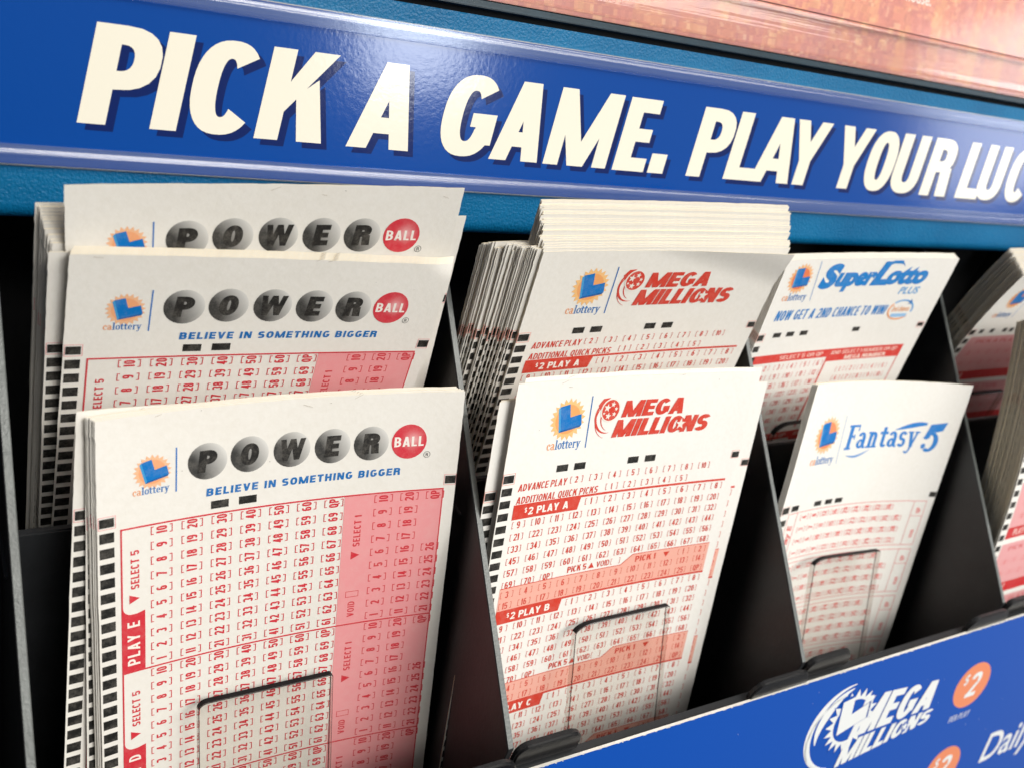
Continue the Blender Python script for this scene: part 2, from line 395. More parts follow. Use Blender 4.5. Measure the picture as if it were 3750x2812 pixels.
# ------------------------------------------------------------------ prints (a flat layout in mm: u to the right, v downwards)
RED = (.60, .028, .045); PINK = (.78, .31, .32); BLACK = (.012, .012, .011); LBLUE = (.0, .13, .42); ORANGE = (.84, .42, .21)
ORANGE2 = (.80, .32, .13); MRED = (.60, .045, .025); MPINK = (.80, .40, .32); SBLUE = (.02, .20, .58); LRED = (.70, .14, .13)
class Print:
    def __init__(self): self.V, self.T, self.C, self.n = [], [], [], 0
    def add(self, uv, tris, col, layer=1):
        uv = np.asarray(uv, float)
        if not len(uv): return
        self.V.append(np.column_stack((uv, np.full(len(uv), float(layer)))))
        self.T.append(np.asarray(tris, int)+self.n); self.n += len(uv)
        c = np.asarray(col, float)
        self.C.append(c if c.ndim == 2 else np.tile(c, (len(uv), 1)))
    def rect(self, u0, v0, u1, v1, col, layer=1, cell=4.0):
        nu, nv = max(1, int(abs(u1-u0)/cell+.99)), max(1, int(abs(v1-v0)/cell+.99))
        pts = [(u0+(u1-u0)*i/nu, v0+(v1-v0)*j/nv) for j in range(nv+1) for i in range(nu+1)]
        tr = []
        for j in range(nv):
            for i in range(nu):
                a = j*(nu+1)+i; tr += [(a, a+1, a+nu+2), (a, a+nu+2, a+nu+1)]
        self.add(pts, tr, col, layer)
    def frame(self, u0, v0, u1, v1, th, col, layer=1):
        self.rect(u0, v0, u1, v0+th, col, layer); self.rect(u0, v1-th, u1, v1, col, layer)
        self.rect(u0, v0+th, u0+th, v1-th, col, layer); self.rect(u1-th, v0+th, u1, v1-th, col, layer)
    def poly(self, polys, col, layer=1):
        v, t = union(polys)
        v = [tuple(x) for x in v]; todo, done = [tuple(x) for x in t], []
        while todo:
            q = todo.pop()
            ln = [math.dist(v[q[i]], v[q[(i+1) % 3]]) for i in range(3)]
            i = max(range(3), key=lambda k: ln[k])
            if ln[i] > 3.2 and len(v) < 6000:
                A, B, Cc = q[i], q[(i+1) % 3], q[(i+2) % 3]
                v.append(((v[A][0]+v[B][0])/2, (v[A][1]+v[B][1])/2)); m = len(v)-1
                todo += [(A, m, Cc), (m, B, Cc)]
            else: done.append(q)
        self.add(v, done, col, layer)
    def put(self, glyphs, u, v, col, layer=2, rot=0, warp=None):
        for g, t in glyphs:
            if rot: q = np.column_stack((u-g[:, 1], v-g[:, 0]))
            else: q = np.column_stack((u+g[:, 0], v-g[:, 1]))
            if warp: q = np.array([warp(*x) for x in q])
            self.add(q, t, col, layer)
    def text(self, txt, u, v, h, col, layer=2, rot=0, align='l', width=None, **kw):
        g, adv = lettering(txt, h, **kw)
        if width:
            kk = width/adv; g = [(np.column_stack((a[:, 0]*kk, a[:, 1])), t) for a, t in g]; adv = width
        o = {'l': 0, 'c': -adv/2, 'r': -adv}[align]
        if rot: self.put(g, u, v-o, col, layer, 1)
        else: self.put(g, u+o, v, col, layer)
        return adv
    def disc(self, cx, cy, rx, ry, fcol, layer=1, rings=9, seg=28):
        pts, cs, tr = [(cx, cy)], [fcol(0, 0)], []
        for i in range(1, rings+1):
            for j in range(seg):
                A = 2*math.pi*j/seg; r = i/rings
                pts.append((cx+rx*r*cos(A), cy+ry*r*sin(A))); cs.append(fcol(r*cos(A), r*sin(A)))
        for j in range(seg):
            k = (j+1) % seg
            tr.append((0, 1+j, 1+k))
            for i in range(rings-1):
                a, b = 1+i*seg, 1+(i+1)*seg
                tr += [(a+j, b+j, b+k), (a+j, b+k, a+k)]
        self.add(pts, tr, np.array(cs), layer)
    def star(self, cx, cy, ro, ri, n, col, layer=1, a0=-90, sx=1.0):
        pts = [(cx+sx*(ro if i % 2 == 0 else ri)*cos(rad(a0+180*i/n)), cy+(ro if i % 2 == 0 else ri)*sin(rad(a0+180*i/n))) for i in range(2*n)]
        self.poly([pts], col, layer)

def sun_logo(P, cx, cy, R, word_u, word_v, word_w, deep=ORANGE2, pale=ORANGE, tilt=14, thin=False):
    P.star(cx, cy, R, R*.80, 21, pale, 1)
    P.disc(cx, cy, R*.70, R*.70, lambda a, b: deep, 2, 3, 24)
    k = R/3.9; ca, sa = cos(rad(tilt)), sin(rad(tilt))
    T = lambda pts, dx=0, dy=0: [(cx+k*(x*ca+y*sa+dx), cy+k*(-x*sa+y*ca+dy)) for x, y in pts]
    L = [(-1.55, -2.75), (.55, -2.75), (.55, -.25), (3.0, -.25), (3.0, 1.75), (-1.55, 1.75)]
    P.poly([T([(-1.55, -2.75), (-1.55, 1.75), (-2.0, 2.05), (-2.0, -2.45)])], (.04, .30, .60), 3)
    P.poly([T([(-1.55, 1.75), (3.0, 1.75), (2.6, 2.15), (-2.0, 2.05)])], (.005, .10, .32), 3)
    P.poly([T(L)], (.0, .16, .50), 3)
    a, wa = lettering('ca', 1, p='serif', gap=.02)
    b, wb = lettering('lottery', 1, p='serif', gap=.02)
    h = word_w/(wa+wb+.05)
    P.put([(g*h*np.array([1, 1.12]), t) for g, t in a], word_u, word_v, (.78, .32, .14), 2)
    P.put([(g*h*np.array([1, 1.12]), t) for g, t in b], word_u+(wa+.03)*h, word_v, (.02, .16, .46), 2)

NUM = dict(w=.46, s=.19, t=.16, p=2.6, gap=.09)
def cell_rot(P, n, u, v, col, h=2.25):
    g, adv = lettering(str(n), h, **NUM)
    P.put(g, u+h/2, v+adv/2, col, 2, 1)
    for sx in (-1, 1):
        P.rect(u+sx*2.2-.1, v-1.0, u+sx*2.2+.1, v+1.0, col, 2)
        for e in (-.9, .9): P.rect(u+sx*2.1-.02-.2*(sx > 0)*2, v+e-.1, u+sx*2.1+.02+.2*(sx < 0)*2, v+e+.1, col, 3)
def cell(P, n, u, v, col, h=1.95, hw=2.0):
    g, adv = lettering(str(n), h, w=.53, s=.18, t=.155, p=2.4, gap=.11)
    P.put(g, u-adv/2, v+h/2, col, 2)
    for sx in (-1, 1):
        P.rect(u+sx*hw-.08, v-.95, u+sx*hw+.08, v+.95, col, 2)
        for e in (-.87, .87): P.rect(u+sx*(hw-.1)-.32*(sx > 0), v+e-.08, u+sx*(hw-.1)+.32*(sx < 0), v+e+.08, col, 3)
def marks(P, v0, pitch, h, vmax, u0=.45, u1=3.4, first=None, box=PINK):
    P.rect(u0, v0, u1, v0+(first or h), BLACK, 2)
    P.frame(u0-.25, v0-.45, u1+.35, v0+(first or h)+.45, .13, box, 1)
    v = v0+(first or h)+1.3 if first else v0+pitch
    while v < vmax:
        P.rect(u0, v, u1, v+h, BLACK, 2); v += pitch

def ball_col(px, py):
    # printed halftone ball: pale at the upper right, dark rim at the lower left
    r = math.hypot(px, py); d = math.hypot(px-.38, py+.30)
    g = .23+.46*(.72*px-.48*py)+.10*max(0, py)*(1-abs(px))+.05*max(0, r-.8)/.2
    g = min(.66, max(.04, g))
    return (g*1.02, g, g*.95)
def red_ball(px, py):
    d = math.hypot(px-.22, py+.12); k = max(0, 1-d/.75)**1.6
    return (.62+.2*k, .035+.42*k, .055+.40*k)

def print_balls():
    P = Print()
    sun_logo(P, 11.2, 13.1, 4.0, 7.2, 18.1, 7.5, pale=(.83, .46, .26), deep=(.82, .36, .17), tilt=15)
    P.rect(16.0, 8.3, 16.3, 18.6, (.03, .17, .50), 1)
    for c, u, v in (('P', 22.8, 12.5), ('O', 32.0, 12.1), ('W', 41.6, 12.1), ('E', 51.1, 12.2), ('R', 60.4, 12.3)):
        P.disc(u, v, 4.25, 4.3, ball_col, 1)
        P.text(c, u-.25, v+2.6, 5.2, (.016, .015, .014), 2, align='c', w=.76 if c != 'W' else .74, s=.33 if c != 'W' else .28, t=.25, p=2.1, shear=.10)
    P.disc(69.7, 12.4, 4.35, 4.45, red_ball, 1)
    P.text('BALL', 69.7, 13.65, 2.55, (.86, .80, .74), 2, align='c', width=7.3, w=.56, s=.19, t=.16, gap=.13)
    P.poly(ring(74.4, 16.0, .85, .85, .11, .11, 0, 360, 2, 20), (.05, .05, .05), 1)
    P.text('R', 74.4, 16.45, .9, (.05, .05, .05), 1, align='c', w=.6, s=.16, t=.14)
    P.text('BELIEVE IN SOMETHING BIGGER', 22.6, 20.95, 1.85, (.0, .14, .44), 2, width=45.4, w=.80, s=.27, t=.23, gap=.22, space=.55, shear=.06)
    P.rect(23.7, 22.3, 27.6, 24.2, BLACK, 2); P.rect(29.9, 22.2, 33.9, 24.1, BLACK, 2)
    marks(P, 22.1, 3.62, 2.35, 205, first=2.1)
    P.rect(79.7, 22.0, 82.4, 24.1, BLACK, 2); P.frame(79.4, 21.6, 82.45, 24.5, .12, PINK, 1)
    gy, gp, x0, x1, pk = 25.45, 35.96, 4.6, 79.58, 54.8
    for k, pl in enumerate('EDCBA'):
        v0 = gy+gp*k
        P.rect(pk, v0+.25, x1-.25, v0+gp-.15, PINK, 1)
        P.rect(x0, v0-.2, x1, v0+.2, RED, 3)
        P.rect(x1-.3, v0+.2, x1, v0+gp-.2, RED, 3)
        P.rect(x0, v0+.2, x0+.35, v0+19.9, RED, 3)
        arc = [(x0+.35+1.9*(1-cos(rad(a))), v0+19.2+1.9*sin(rad(a))) for a in range(0, 91, 15)]
        P.poly([[(x0, v0+19.1)]+[(x0+.35, v0+19.1)]+arc+[(x0+3.2, v0+21.1), (9.6, v0+20.6), (9.6, v0+gp-.2), (x0, v0+gp-.2)]], RED, 3)
        P.text('PLAY '+pl, 8.45, v0+34.2, 2.65, (.86, .79, .72), 4, 1, width=11.2, w=.50, s=.165, t=.15, gap=.16, space=.42)
        P.text('SELECT 5', 8.4, v0+14.9, 1.75, RED, 2, 1, width=9.5, w=.47, s=.17, t=.155, gap=.11)
        P.poly([[(6.3, v0+16.2), (6.3, v0+18.4), (8.5, v0+17.3)]], RED, 2)
        P.text('SELECT 1', 59.35, v0+13.9, 1.75, RED, 2, 1, width=8.5, w=.47, s=.17, t=.155, gap=.11)
        P.poly([[(57.3, v0+15.2), (57.3, v0+17.4), (59.5, v0+16.3)]], RED, 2)
        P.text('VOID', 59.2, v0+33.8, 1.75, RED, 2, 1, width=4.4, w=.47, s=.15, t=.14, gap=.11)
        P.frame(56.7, v0+26.4, 60.0, v0+28.1, .15, RED, 2)
        for c in range(7):
            for r in range(10):
                n = 10*c+r+1
                cell_rot(P, n if n < 70 else 'QP', 13.15+6.52*c, v0+34.2-3.63*r, RED)
        for c in range(3):
            for r in range(10):
                n = 10*c+r+1
                if n > 26 and n != 30: continue
                cell_rot(P, n if n < 27 else 'QP', 64.5+6.5*c, v0+34.2-3.63*r, RED)
    return P

def swirl_ball(P, cx, cy, r, col, paper, sc=1.0):
    for dx, dy, R, th, a0, a1 in ((-2.1, .6, 4.5, .62, 105, 285), (-1.4, 1.6, 4.9, .20, 95, 255), (-1.0, .9, 3.6, .30, 120, 250)):
        n, q = 18, []
        for i in range(n):
            A, B = rad(a0+(a1-a0)*i/n), rad(a0+(a1-a0)*(i+1)/n)
            ta, tb = th*sin(math.pi*i/n)*sc+.07*sc, th*sin(math.pi*(i+1)/n)*sc+.07*sc
            X0, Y0 = cx+(dx+1.6)*sc, cy+(dy+1.0)*sc
            f = lambda a, rr: (X0+rr*cos(a), Y0-rr*sin(a)*1.08)
            q.append([f(A, R*sc), f(B, R*sc), f(B, R*sc-tb), f(A, R*sc-ta)])
        P.poly(q, col, 1)
    P.poly([[(cx-4.4*sc, cy-1.6*sc), (cx-3.0*sc, cy-3.3*sc), (cx-.6*sc, cy-3.5*sc), (cx-2.4*sc, cy-1.9*sc), (cx-3.6*sc, cy-.2*sc)]], col, 2)
    P.disc(cx, cy, r*1.14, r*1.14, lambda a, b: paper, 3, 2, 24)
    P.disc(cx, cy, r, r, lambda a, b: col, 4, 2, 24)
    for a, d, q in ((150, .50, .42), (70, .58, .30), (10, .62, .22), (-40, .60, .26), (-110, .58, .36), (200, .78, .16)):
        P.star(cx+r*d*cos(rad(a)), cy-r*d*sin(rad(a)), r*q, r*q*.42, 5, paper, 5, -80)
    P.disc(cx+r*.12, cy+r*.05, r*.20, r*.20, lambda a, b: col, 6, 1, 12)

PAP = (.78, .74, .67)
def print_millions():
    P = Print()
    sun_logo(P, 17.7, 10.6, 5.7, 12.4, 18.6, 10.9, pale=(.86, .50, .20), deep=(.82, .36, .12), tilt=11)
    P.poly([[(24.5, 4.8), (24.85, 4.8), (25.4, 19.0), (25.05, 19.0)]], LBLUE, 1)
    swirl_ball(P, 31.6, 9.1, 2.9, MRED, PAP)
    g, a = lettering('MEGA', 4.6, w=.74, s=.29, t=.23, p=2.1, gap=.045, shear=.16)
    P.put([(x*np.array([21.6/a, 1]), t) for x, t in g], 35.6, 11.35, MRED, 5)
    g, a = lettering('MILLIONS', 4.9, w=.72, s=.29, t=.23, p=2.1, gap=.05, shear=.22)
    P.put([(x*np.array([33.6/a, 1]), t) for x, t in g], 33.4, 16.9, MRED, 5)
    P.star(57.4, 14.45, 1.75, .72, 5, PAP, 7, -88)
    P.disc(57.4, 14.5, 1.6, 1.9, lambda a, b: MRED, 6, 2, 18)
    P.text('®', 69, 17.8, 1, MRED)
    for u in (16.9, 22.7, 41.0, 47.1): P.rect(u, 23.1, u+3.7, 25.0, BLACK, 2)
    marks(P, 24.1, 3.46, 2.1, 200, u0=.3, u1=3.5, box=(.80, .30, .24))
    P.rect(79.8, 24.3, 82.4, 26.1, BLACK, 2); P.frame(79.5, 23.9, 82.45, 26.3, .12, (.8, .3, .24), 1)
    hd = dict(w=.56, s=.17, t=.145, p=2.2, gap=.12, shear=.1)
    P.text('ADVANCE PLAY', 5.4, 29.0, 2.0, MRED, 2, width=15.6, **hd)
    P.text('ADDITIONAL QUICK PICKS', 5.4, 32.5, 2.0, MRED, 2, width=26.8, **hd)
    for i, n in enumerate((2, 3, 4, 5, 6, 7, 8, 10)): cell(P, n, 24.3+6.5*i, 27.8, MRED, 1.8)
    for i in range(5): cell(P, i+1, 37.0+6.3*i, 31.2, MRED, 1.8)
    mp = 30.6
    for k, pl in enumerate('ABCDE'):
        v0 = 32.9+mp*k
        P.rect(4.9, v0-.25, 79.4, v0+.4, MRED, 3)
        P.poly([[(4.9, v0+.3), (27.0, v0+.3), (26.3, v0+3.9), (4.9, v0+3.9)]], MRED, 3)
        P.text('$', 8.6, v0+2.2, 1.3, (.88, .82, .76), 5, w=.6, s=.18, t=.15)
        P.text('2', 9.9, v0+3.0, 2.1, (.88, .82, .76), 5, w=.7, s=.24, t=.2)
        P.text('PLAY '+pl, 12.6, v0+3.0, 2.1, (.88, .82, .76), 5, width=10.4, w=.72, s=.24, t=.2, space=.5)
        for i in range(8): cell(P, i+1, 30.8+6.53*i, v0+1.85, MRED)
        n = 9
        for r in range(6):
            for c in range(12):
                if n > 71: break
                cell(P, n if n < 71 else 'QP', 7.4+6.26*c, v0+5.45+3.46*r, MRED); n += 1
        vb = v0+23.7
        # pick-1 area with its stepped top
        P.rect(50.2, v0+20.9, 79.4, vb, MPINK, 1); P.rect(4.9, vb, 79.4, v0+mp-.25, MPINK, 1)
        P.poly([[(46.2, vb), (50.2, vb), (50.2, v0+20.9)]], MPINK, 1)
        P.rect(4.9, vb-.1, 46.2, vb+.12, MRED, 2); P.rect(50.2, v0+20.8, 79.4, v0+21.02, MRED, 2)
        P.poly([[(46.1, vb-.1), (46.3, vb+.1), (50.3, v0+20.95), (50.1, v0+20.8)]], MRED, 2)
        P.text('PICK 5', 27.0, v0+23.0, 1.9, MRED, 2, width=6.6, w=.6, s=.21, t=.18)
        P.poly([[(34.2, v0+22.9), (36.4, v0+22.9), (35.3, v0+21.2)]], MRED, 2)
        P.text('VOID', 37.2, v0+23.0, 1.8, MRED, 2, width=4.6, w=.6, s=.16, t=.14)
        P.text('[', 42.3, v0+23.0, 1.8, MRED, 2, w=.5, s=.15, t=.14); P.text(']', 45.2, v0+23.0, 1.8, MRED, 2, w=.5, s=.15, t=.14)
        P.text('PICK 1', 51.4, v0+23.6, 1.9, MRED, 2, width=7.6, w=.6, s=.21, t=.18)
        P.poly([[(61.8, v0+21.9), (64.2, v0+21.9), (63.0, v0+23.6)]], MRED, 2)
        for i in range(2): cell(P, i+1, 69.6+6.5*i, v0+22.6, MRED)
        n = 3
        for r in range(2):
            for c in range(12):
                cell(P, n if n < 26 else 'QP', 7.4+6.26*c, v0+25.65+3.3*r, MRED); n += 1
    return P

def print_fantasy():
    P = Print()
    sun_logo(P, 14.4, 18.2, 6.7, 8.9, 28.4, 13.0, pale=(.86, .50, .26), deep=(.80, .25, .10), tilt=8)
    P.poly([[(22.7, 11.8), (22.95, 11.8), (24.4, 29.0), (24.15, 29.0)]], (.25, .42, .68), 1)
    SERIF[:] = [.18, .09]
    a, wa = lettering('F', 1, p='serif'); b, wb = lettering('antasy', 1, p='serif', gap=.06)
    SERIF[:] = [.155, .075]
    P.put([(g*np.array([8.6, 8.9]), t) for g, t in a], 26.4, 24.2, SBLUE, 2)
    P.put([(g*np.array([31.6/wb, 8.9]), t) for g, t in b], 32.6, 24.0, SBLUE, 2)
    # big swashed 5
    P.poly([[(68.8, 15.4), (71.2, 15.4), (69.9, 20.6), (67.2, 20.6)], [(68.9, 15.4), (71.5, 15.1), (76.6, 14.4), (75.4, 17.6), (72.2, 18.3), (69.2, 18.4)]], SBLUE, 3)
    P.poly(ring(70.6, 22.0, 4.0, 3.8, 2.3, 1.15, -160, 125, 2, 36)+ring(68.0, 23.6, 1.1, 1.0, .9, .9, 0, 360, 2, 12), SBLUE, 4)
    arc = [(51.6+15.2*i/12, 17.5-2.9*sin(math.pi*.5*i/12*1.25)) for i in range(13)]
    P.poly([[*arc, *[(x, y+.2+1.6*math.sin(math.pi*i/14)) for i, (x, y) in reversed(list(enumerate(arc)))]]], SBLUE, 3)
    arc = [(28.6+12.0*i/10, 26.3-.9*(i/10)**2*2.0+.5*sin(math.pi*i/10)) for i in range(11)]
    P.poly([[*arc, *[(x, y+.15+.7*math.sin(math.pi*i/10)) for i, (x, y) in reversed(list(enumerate(arc)))]]], (.12, .30, .62), 3)
    for u in (18.8, 24.9, 30.5): P.rect(u, 42.2, u+3.9, 44.0, BLACK, 2)
    P.rect(5.8, 42.3, 9.9, 44.3, BLACK, 2)
    marks(P, 42.2, 4.6, 2.3, 200, u0=.5, u1=4.2, box=(.85, .45, .4))
    P.rect(79.2, 41.4, 82.3, 43.4, BLACK, 2)
    for k in range(5):
        v0 = 45.0+19.6*k
        P.frame(5.0, v0, 79.3, v0+18.0, .22, LRED, 1)
        P.rect(10.2, v0, 10.45, v0+18.0, LRED, 2); P.rect(73.2, v0, 73.4, v0+18, LRED, 2); P.rect(73.2, v0+6, 79.3, v0+6.2, LRED, 2)
        g, a = rounded_text('Play '+'EDCBA'[k], 2.6, .03, .2)
        P.put(g, 9.0, v0+13.5, LRED, 2, 1)
        n = 1
        for c in range(10):
            for r in range(4):
                if n < 40: cell_rot(P, n, 15.0+5.75*c, v0+15.9-4.5*r, LRED, 2.4)
                n += 1
        P.text('QP', 77.4, v0+5, 2.0, LRED, 2, 1, w=.5); P.text('VOID', 77.6, v0+15, 1.6, LRED, 2, 1, w=.5)
    return P

def print_super():
    P = Print()
    sun_logo(P, 8.8, 6.6, 5.3, 4.1, 14.1, 10.9, pale=(.84, .46, .22), deep=(.76, .20, .08), tilt=6)
    P.poly([[(15.3, .8), (15.55, .8), (17.5, 14.6), (17.25, 14.6)]], (.10, .28, .60), 1)
    B = (.01, .20, .56)
    g, a = rounded_text('S', 7.6, .06, .22); P.put([(x*np.array([8.8/a, 1]), t) for x, t in g], 18.2, 9.9, B, 2)
    g, a = rounded_text('uper', 6.0, .06, .22); P.put([(x*np.array([19.2/a, 1]), t) for x, t in g], 25.6, 9.4, B, 3)
    g, a = rounded_text('L', 7.6, .06, .28); P.put([(x*np.array([9.0/a, 1]), t) for x, t in g], 43.2, 9.3, B, 4)
    P.poly([[(47.2, 2.0), (50.5, .9), (54.5, .9), (57.0, 3.2), (55.2, 2.2), (51.0, 2.0), (47.6, 3.0)]], B, 3)
    g, a = rounded_text('otto', 6.2, .06, .22); P.put([(x*np.array([20.5/a, 1]), t) for x, t in g], 49.9, 9.2, B, 5)
    g, a = rounded_text('PLUS', 2.6, .02, .25); P.put([(x*np.array([10.2/a, 1]), t) for x, t in g], 59.6, 13.4, (.10, .34, .66), 2)
    P.text('NOW GET A 2ND CHANCE TO WIN!', 4.5, 21.2, 3.6, B, 2, width=53.0, w=.42, s=.15, t=.13, gap=.09, space=.26, shear=.12)
    P.poly(ring(65.2, 19.7, 6.4, 4.0, .8, .6, 40, 220, 2, 30), (.82, .36, .16), 2)
    P.poly(ring(65.2, 19.7, 6.4, 4.0, .8, .6, 225, 375, 2, 30), (.12, .36, .70), 2)
    P.star(68.6, 16.7, 1.3, .6, 5, (.05, .2, .5), 3)
    g, a = rounded_text('2nd chance', 2.0, .02, .2); P.put([(x*np.array([9.0/a, 1]), t) for x, t in g], 60.6, 20.2, (.82, .40, .20), 3)
    P.rect(61.5, 21.2, 69.5, 22.6, (.30, .52, .78), 3)
    for u in (7.2, 13.3, 19.7, 45.2): P.rect(u, 25.7, u+3.5, 27.4, BLACK, 2)
    P.rect(78.5, 25.2, 81.4, 26.7, BLACK, 2); P.frame(78.2, 24.9, 81.7, 27.2, .15, (.75, .25, .2), 1)
    marks(P, 26.0, 4.1, 2.1, 200, u0=.4, u1=3.0, box=(.8, .3, .24))
    SR = (.66, .05, .04)
    for k in range(4):
        v0 = 34.0+33.5*k
        P.rect(2.0, v0, 76.6, v0+3.1, SR, 1); P.rect(39.4, v0+3.1, 76.6, v0+5.0, SR, 1)
        P.text('SELECT 5 OR QP', 15, v0+2.3, 1.5, (.86, .62, .55), 3, width=21, w=.6, s=.15)
        P.text('AND SELECT 1 NUMBER OR QP', 40, v0+2.3, 1.5, (.86, .62, .55), 3, width=34, w=.6, s=.15)
        P.text('MEGA NUMBER', 48, v0+4.6, 1.6, (.86, .70, .62), 3, width=21, w=.6, s=.2, t=.17)
        P.rect(38.6, v0+3.1, 39.4, v0+32.0, SR, 2); P.rect(75.9, v0+5, 76.4, v0+32.0, LRED, 2)
        n = 1
        for r in range(8):
            for c in range(6):
                if n < 48: cell(P, n, 3.6+6.4*c, v0+5.2+3.7*r, LRED, 2.0)
                n += 1
        n = 1
        for r in range(6):
            for c in range(5):
                if n < 28: cell(P, n, 48.5+5.6*c, v0+8.6+3.7*r, LRED, 1.9)
                n += 1
    return P

def print_daily():
    P = Print()
    sun_logo(P, 12.5, 12.0, 5.6, 6.0, 21.5, 11.5, pale=(.84, .46, .22), deep=(.78, .25, .10), tilt=8)
    P.rect(19.5, 5.0, 19.8, 22.0, (.2, .35, .65), 1)
    g, a = rounded_text('Daily 3', 7.5, .035, .22); P.put(g, 23.0, 15.0, SBLUE, 2)
    for u in (6.4, 13.2, 21.6, 26.0, 30.6, 52.0): P.rect(u, 27.4, u+2.7, 29.3, BLACK, 2)
    marks(P, 27.4, 4.4, 2.3, 200, u0=.5, u1=3.6, box=(.85, .45, .4))
    for k in range(5):
        v0 = 31.2+24.5*k
        P.rect(4.6, v0, 78.0, v0+17.5, (.74, .36, .37), 1)
        P.text('PICK A PLAY TYPE', 10, v0+3.4, 1.9, (.62, .12, .13), 2, width=40, w=.6, s=.17)
        P.rect(4.6, v0+17.6, 78.0, v0+22.3, (.58, .03, .035), 2)
        P.text('PLAY '+'ABCDE'[k], 9, v0+21.2, 2.6, (.82, .55, .5), 4, w=.6, s=.2, t=.17)
        for r in range(2):
            for c in range(10): cell(P, c, 11.0+6.4*c, v0+8.2+5.2*r, LRED, 2.1)
    return P

# ------------------------------------------------------------------ slips
W, H, TH = 82.5, 208.0, 0.11
def mesh_from(name, V, F, mi, mats, ink=None, smooth=None):
    me = bpy.data.meshes.new(name)
    me.from_pydata([tuple(x) for x in V], [], F)
    for m in mats: me.materials.append(m)
    me.polygons.foreach_set('material_index', np.asarray(mi, np.int32))
    if smooth is not None: me.polygons.foreach_set('use_smooth', np.asarray(smooth, bool))
    if ink is not None:
        at = me.attributes.new('ink', 'FLOAT_COLOR', 'POINT')
        at.data.foreach_set('color', np.column_stack((ink, np.ones(len(ink)))).astype(np.float32).ravel())
    me.update()
    return me
def slip_mesh(name, P, bow=1.0, curl=0.0, lean=0.0, fold=None, paper=None, phase=0.0, tb=0.0, specks=0):
    def shape(u, v, dep):
        t = u/W
        y = bow*4*t*(1-t) + .22*np.sin(v*.05+phase+u*.035)*np.clip(1-v/140, 0, 1)
        y = y + lean*(v/100.0)**2 - tb*np.clip(1-v/45, 0, 1)**2
        if fold is not None:
            d = np.clip(((u-fold[0])*fold[2]-(v-fold[1])*fold[3]), 0, None)
            y = y + fold[4]*(1-np.exp(-d*d/fold[5]))
        return np.column_stack((u, y+dep, -v))*MM
    nu, nv = 40, 60
    uu = np.linspace(0, W, nu+1)
    vv = np.concatenate((np.linspace(0, 24, 21), np.linspace(24, H, nv-19)[1:])); nv = len(vv)-1
    UU, VV = np.meshgrid(uu, vv)
    # slightly furry cut edges
    rg = np.random.RandomState(3)
    jit = rg.normal(0, .035, UU.shape)
    UU[:, 0] += jit[:, 0]; UU[:, -1] += jit[:, -1]; VV[0, :] += jit[0, :]
    f = shape(UU.ravel(), VV.ravel(), 0.0); b = shape(UU.ravel(), VV.ravel(), TH)
    n = len(f); idx = np.arange(n).reshape(nv+1, nu+1)
    F, mi = [], []
    for j in range(nv):
        for i in range(nu):
            a, c, d, e = int(idx[j, i]), int(idx[j, i+1]), int(idx[j+1, i+1]), int(idx[j+1, i])
            F += [(a, e, d, c), (a+n, c+n, d+n, e+n)]; mi += [0, 0]
    nsm = len(F)
    V = [f, b]; off = 2*n
    # rim: its own vertices so the edge keeps a crisp normal
    ring_i = list(idx[0, :])+list(idx[1:, -1])+list(idx[-1, -2::-1])+list(idx[-2:0:-1, 0])
    rf, rb = f[ring_i], b[ring_i]; k = len(ring_i); V += [rf, rb]
    for i in range(k):
        j = (i+1) % k
        F.append((off+i, off+j, off+k+j, off+k+i)); mi.append(1)
    off += 2*k
    ink = [np.tile((.8, .8, .8), (off, 1))]
    if specks:
        rs = np.random.RandomState(40+specks); E = Print()
        E.V, E.T, E.C, E.n = list(P.V), list(P.T), list(P.C), P.n
        for _ in range(8):
            u_, v_, r_ = rs.uniform(1, W-1), rs.uniform(0, 1)**1.6*70, rs.uniform(.05, .12)
            g_ = rs.uniform(.15, .45)
            pts = [(u_+r_*rs.uniform(.5, 1.3)*cos(a_)*rs.uniform(.7, 2.2), v_+r_*rs.uniform(.5, 1.3)*sin(a_)) for a_ in np.linspace(0, 2*math.pi, 8)[:-1]]
            E.poly([pts], (g_, g_*.9, g_*.8), 8)
        for _ in range(3):      # short paper fibres and rubbed marks near the top edge
            u_, v_, a_, l_ = rs.uniform(4, W-4), rs.uniform(.2, 2.2), rs.uniform(-.5, .5), rs.uniform(.5, 2.4)
            E.poly([[(u_, v_), (u_+l_*cos(a_), v_+l_*sin(a_)), (u_+l_*cos(a_), v_+l_*sin(a_)+.07), (u_, v_+.09)]], (.42, .36, .28), 8)
        P = E
    if P is not None:
        q = np.vstack(P.V)
        V.append(shape(q[:, 0], q[:, 1], -.035-.012*q[:, 2]))
        T = np.vstack(P.T)+off
        p3 = V[-1]; tt = T-off
        nn = np.cross(p3[tt[:, 1]]-p3[tt[:, 0]], p3[tt[:, 2]]-p3[tt[:, 0]])
        flip = nn[:, 1] > 0
        T[flip] = T[flip][:, ::-1]
        F += [tuple(int(x) for x in t) for t in T]; mi += [2]*len(T)
        ink.append(np.vstack(P.C))
    sm = [True]*nsm+[False]*(len(F)-nsm)
    return mesh_from(name, np.vstack(V), F, mi, [paper or M_PAPER, M_EDGE, M_INK], np.vstack(ink), sm)

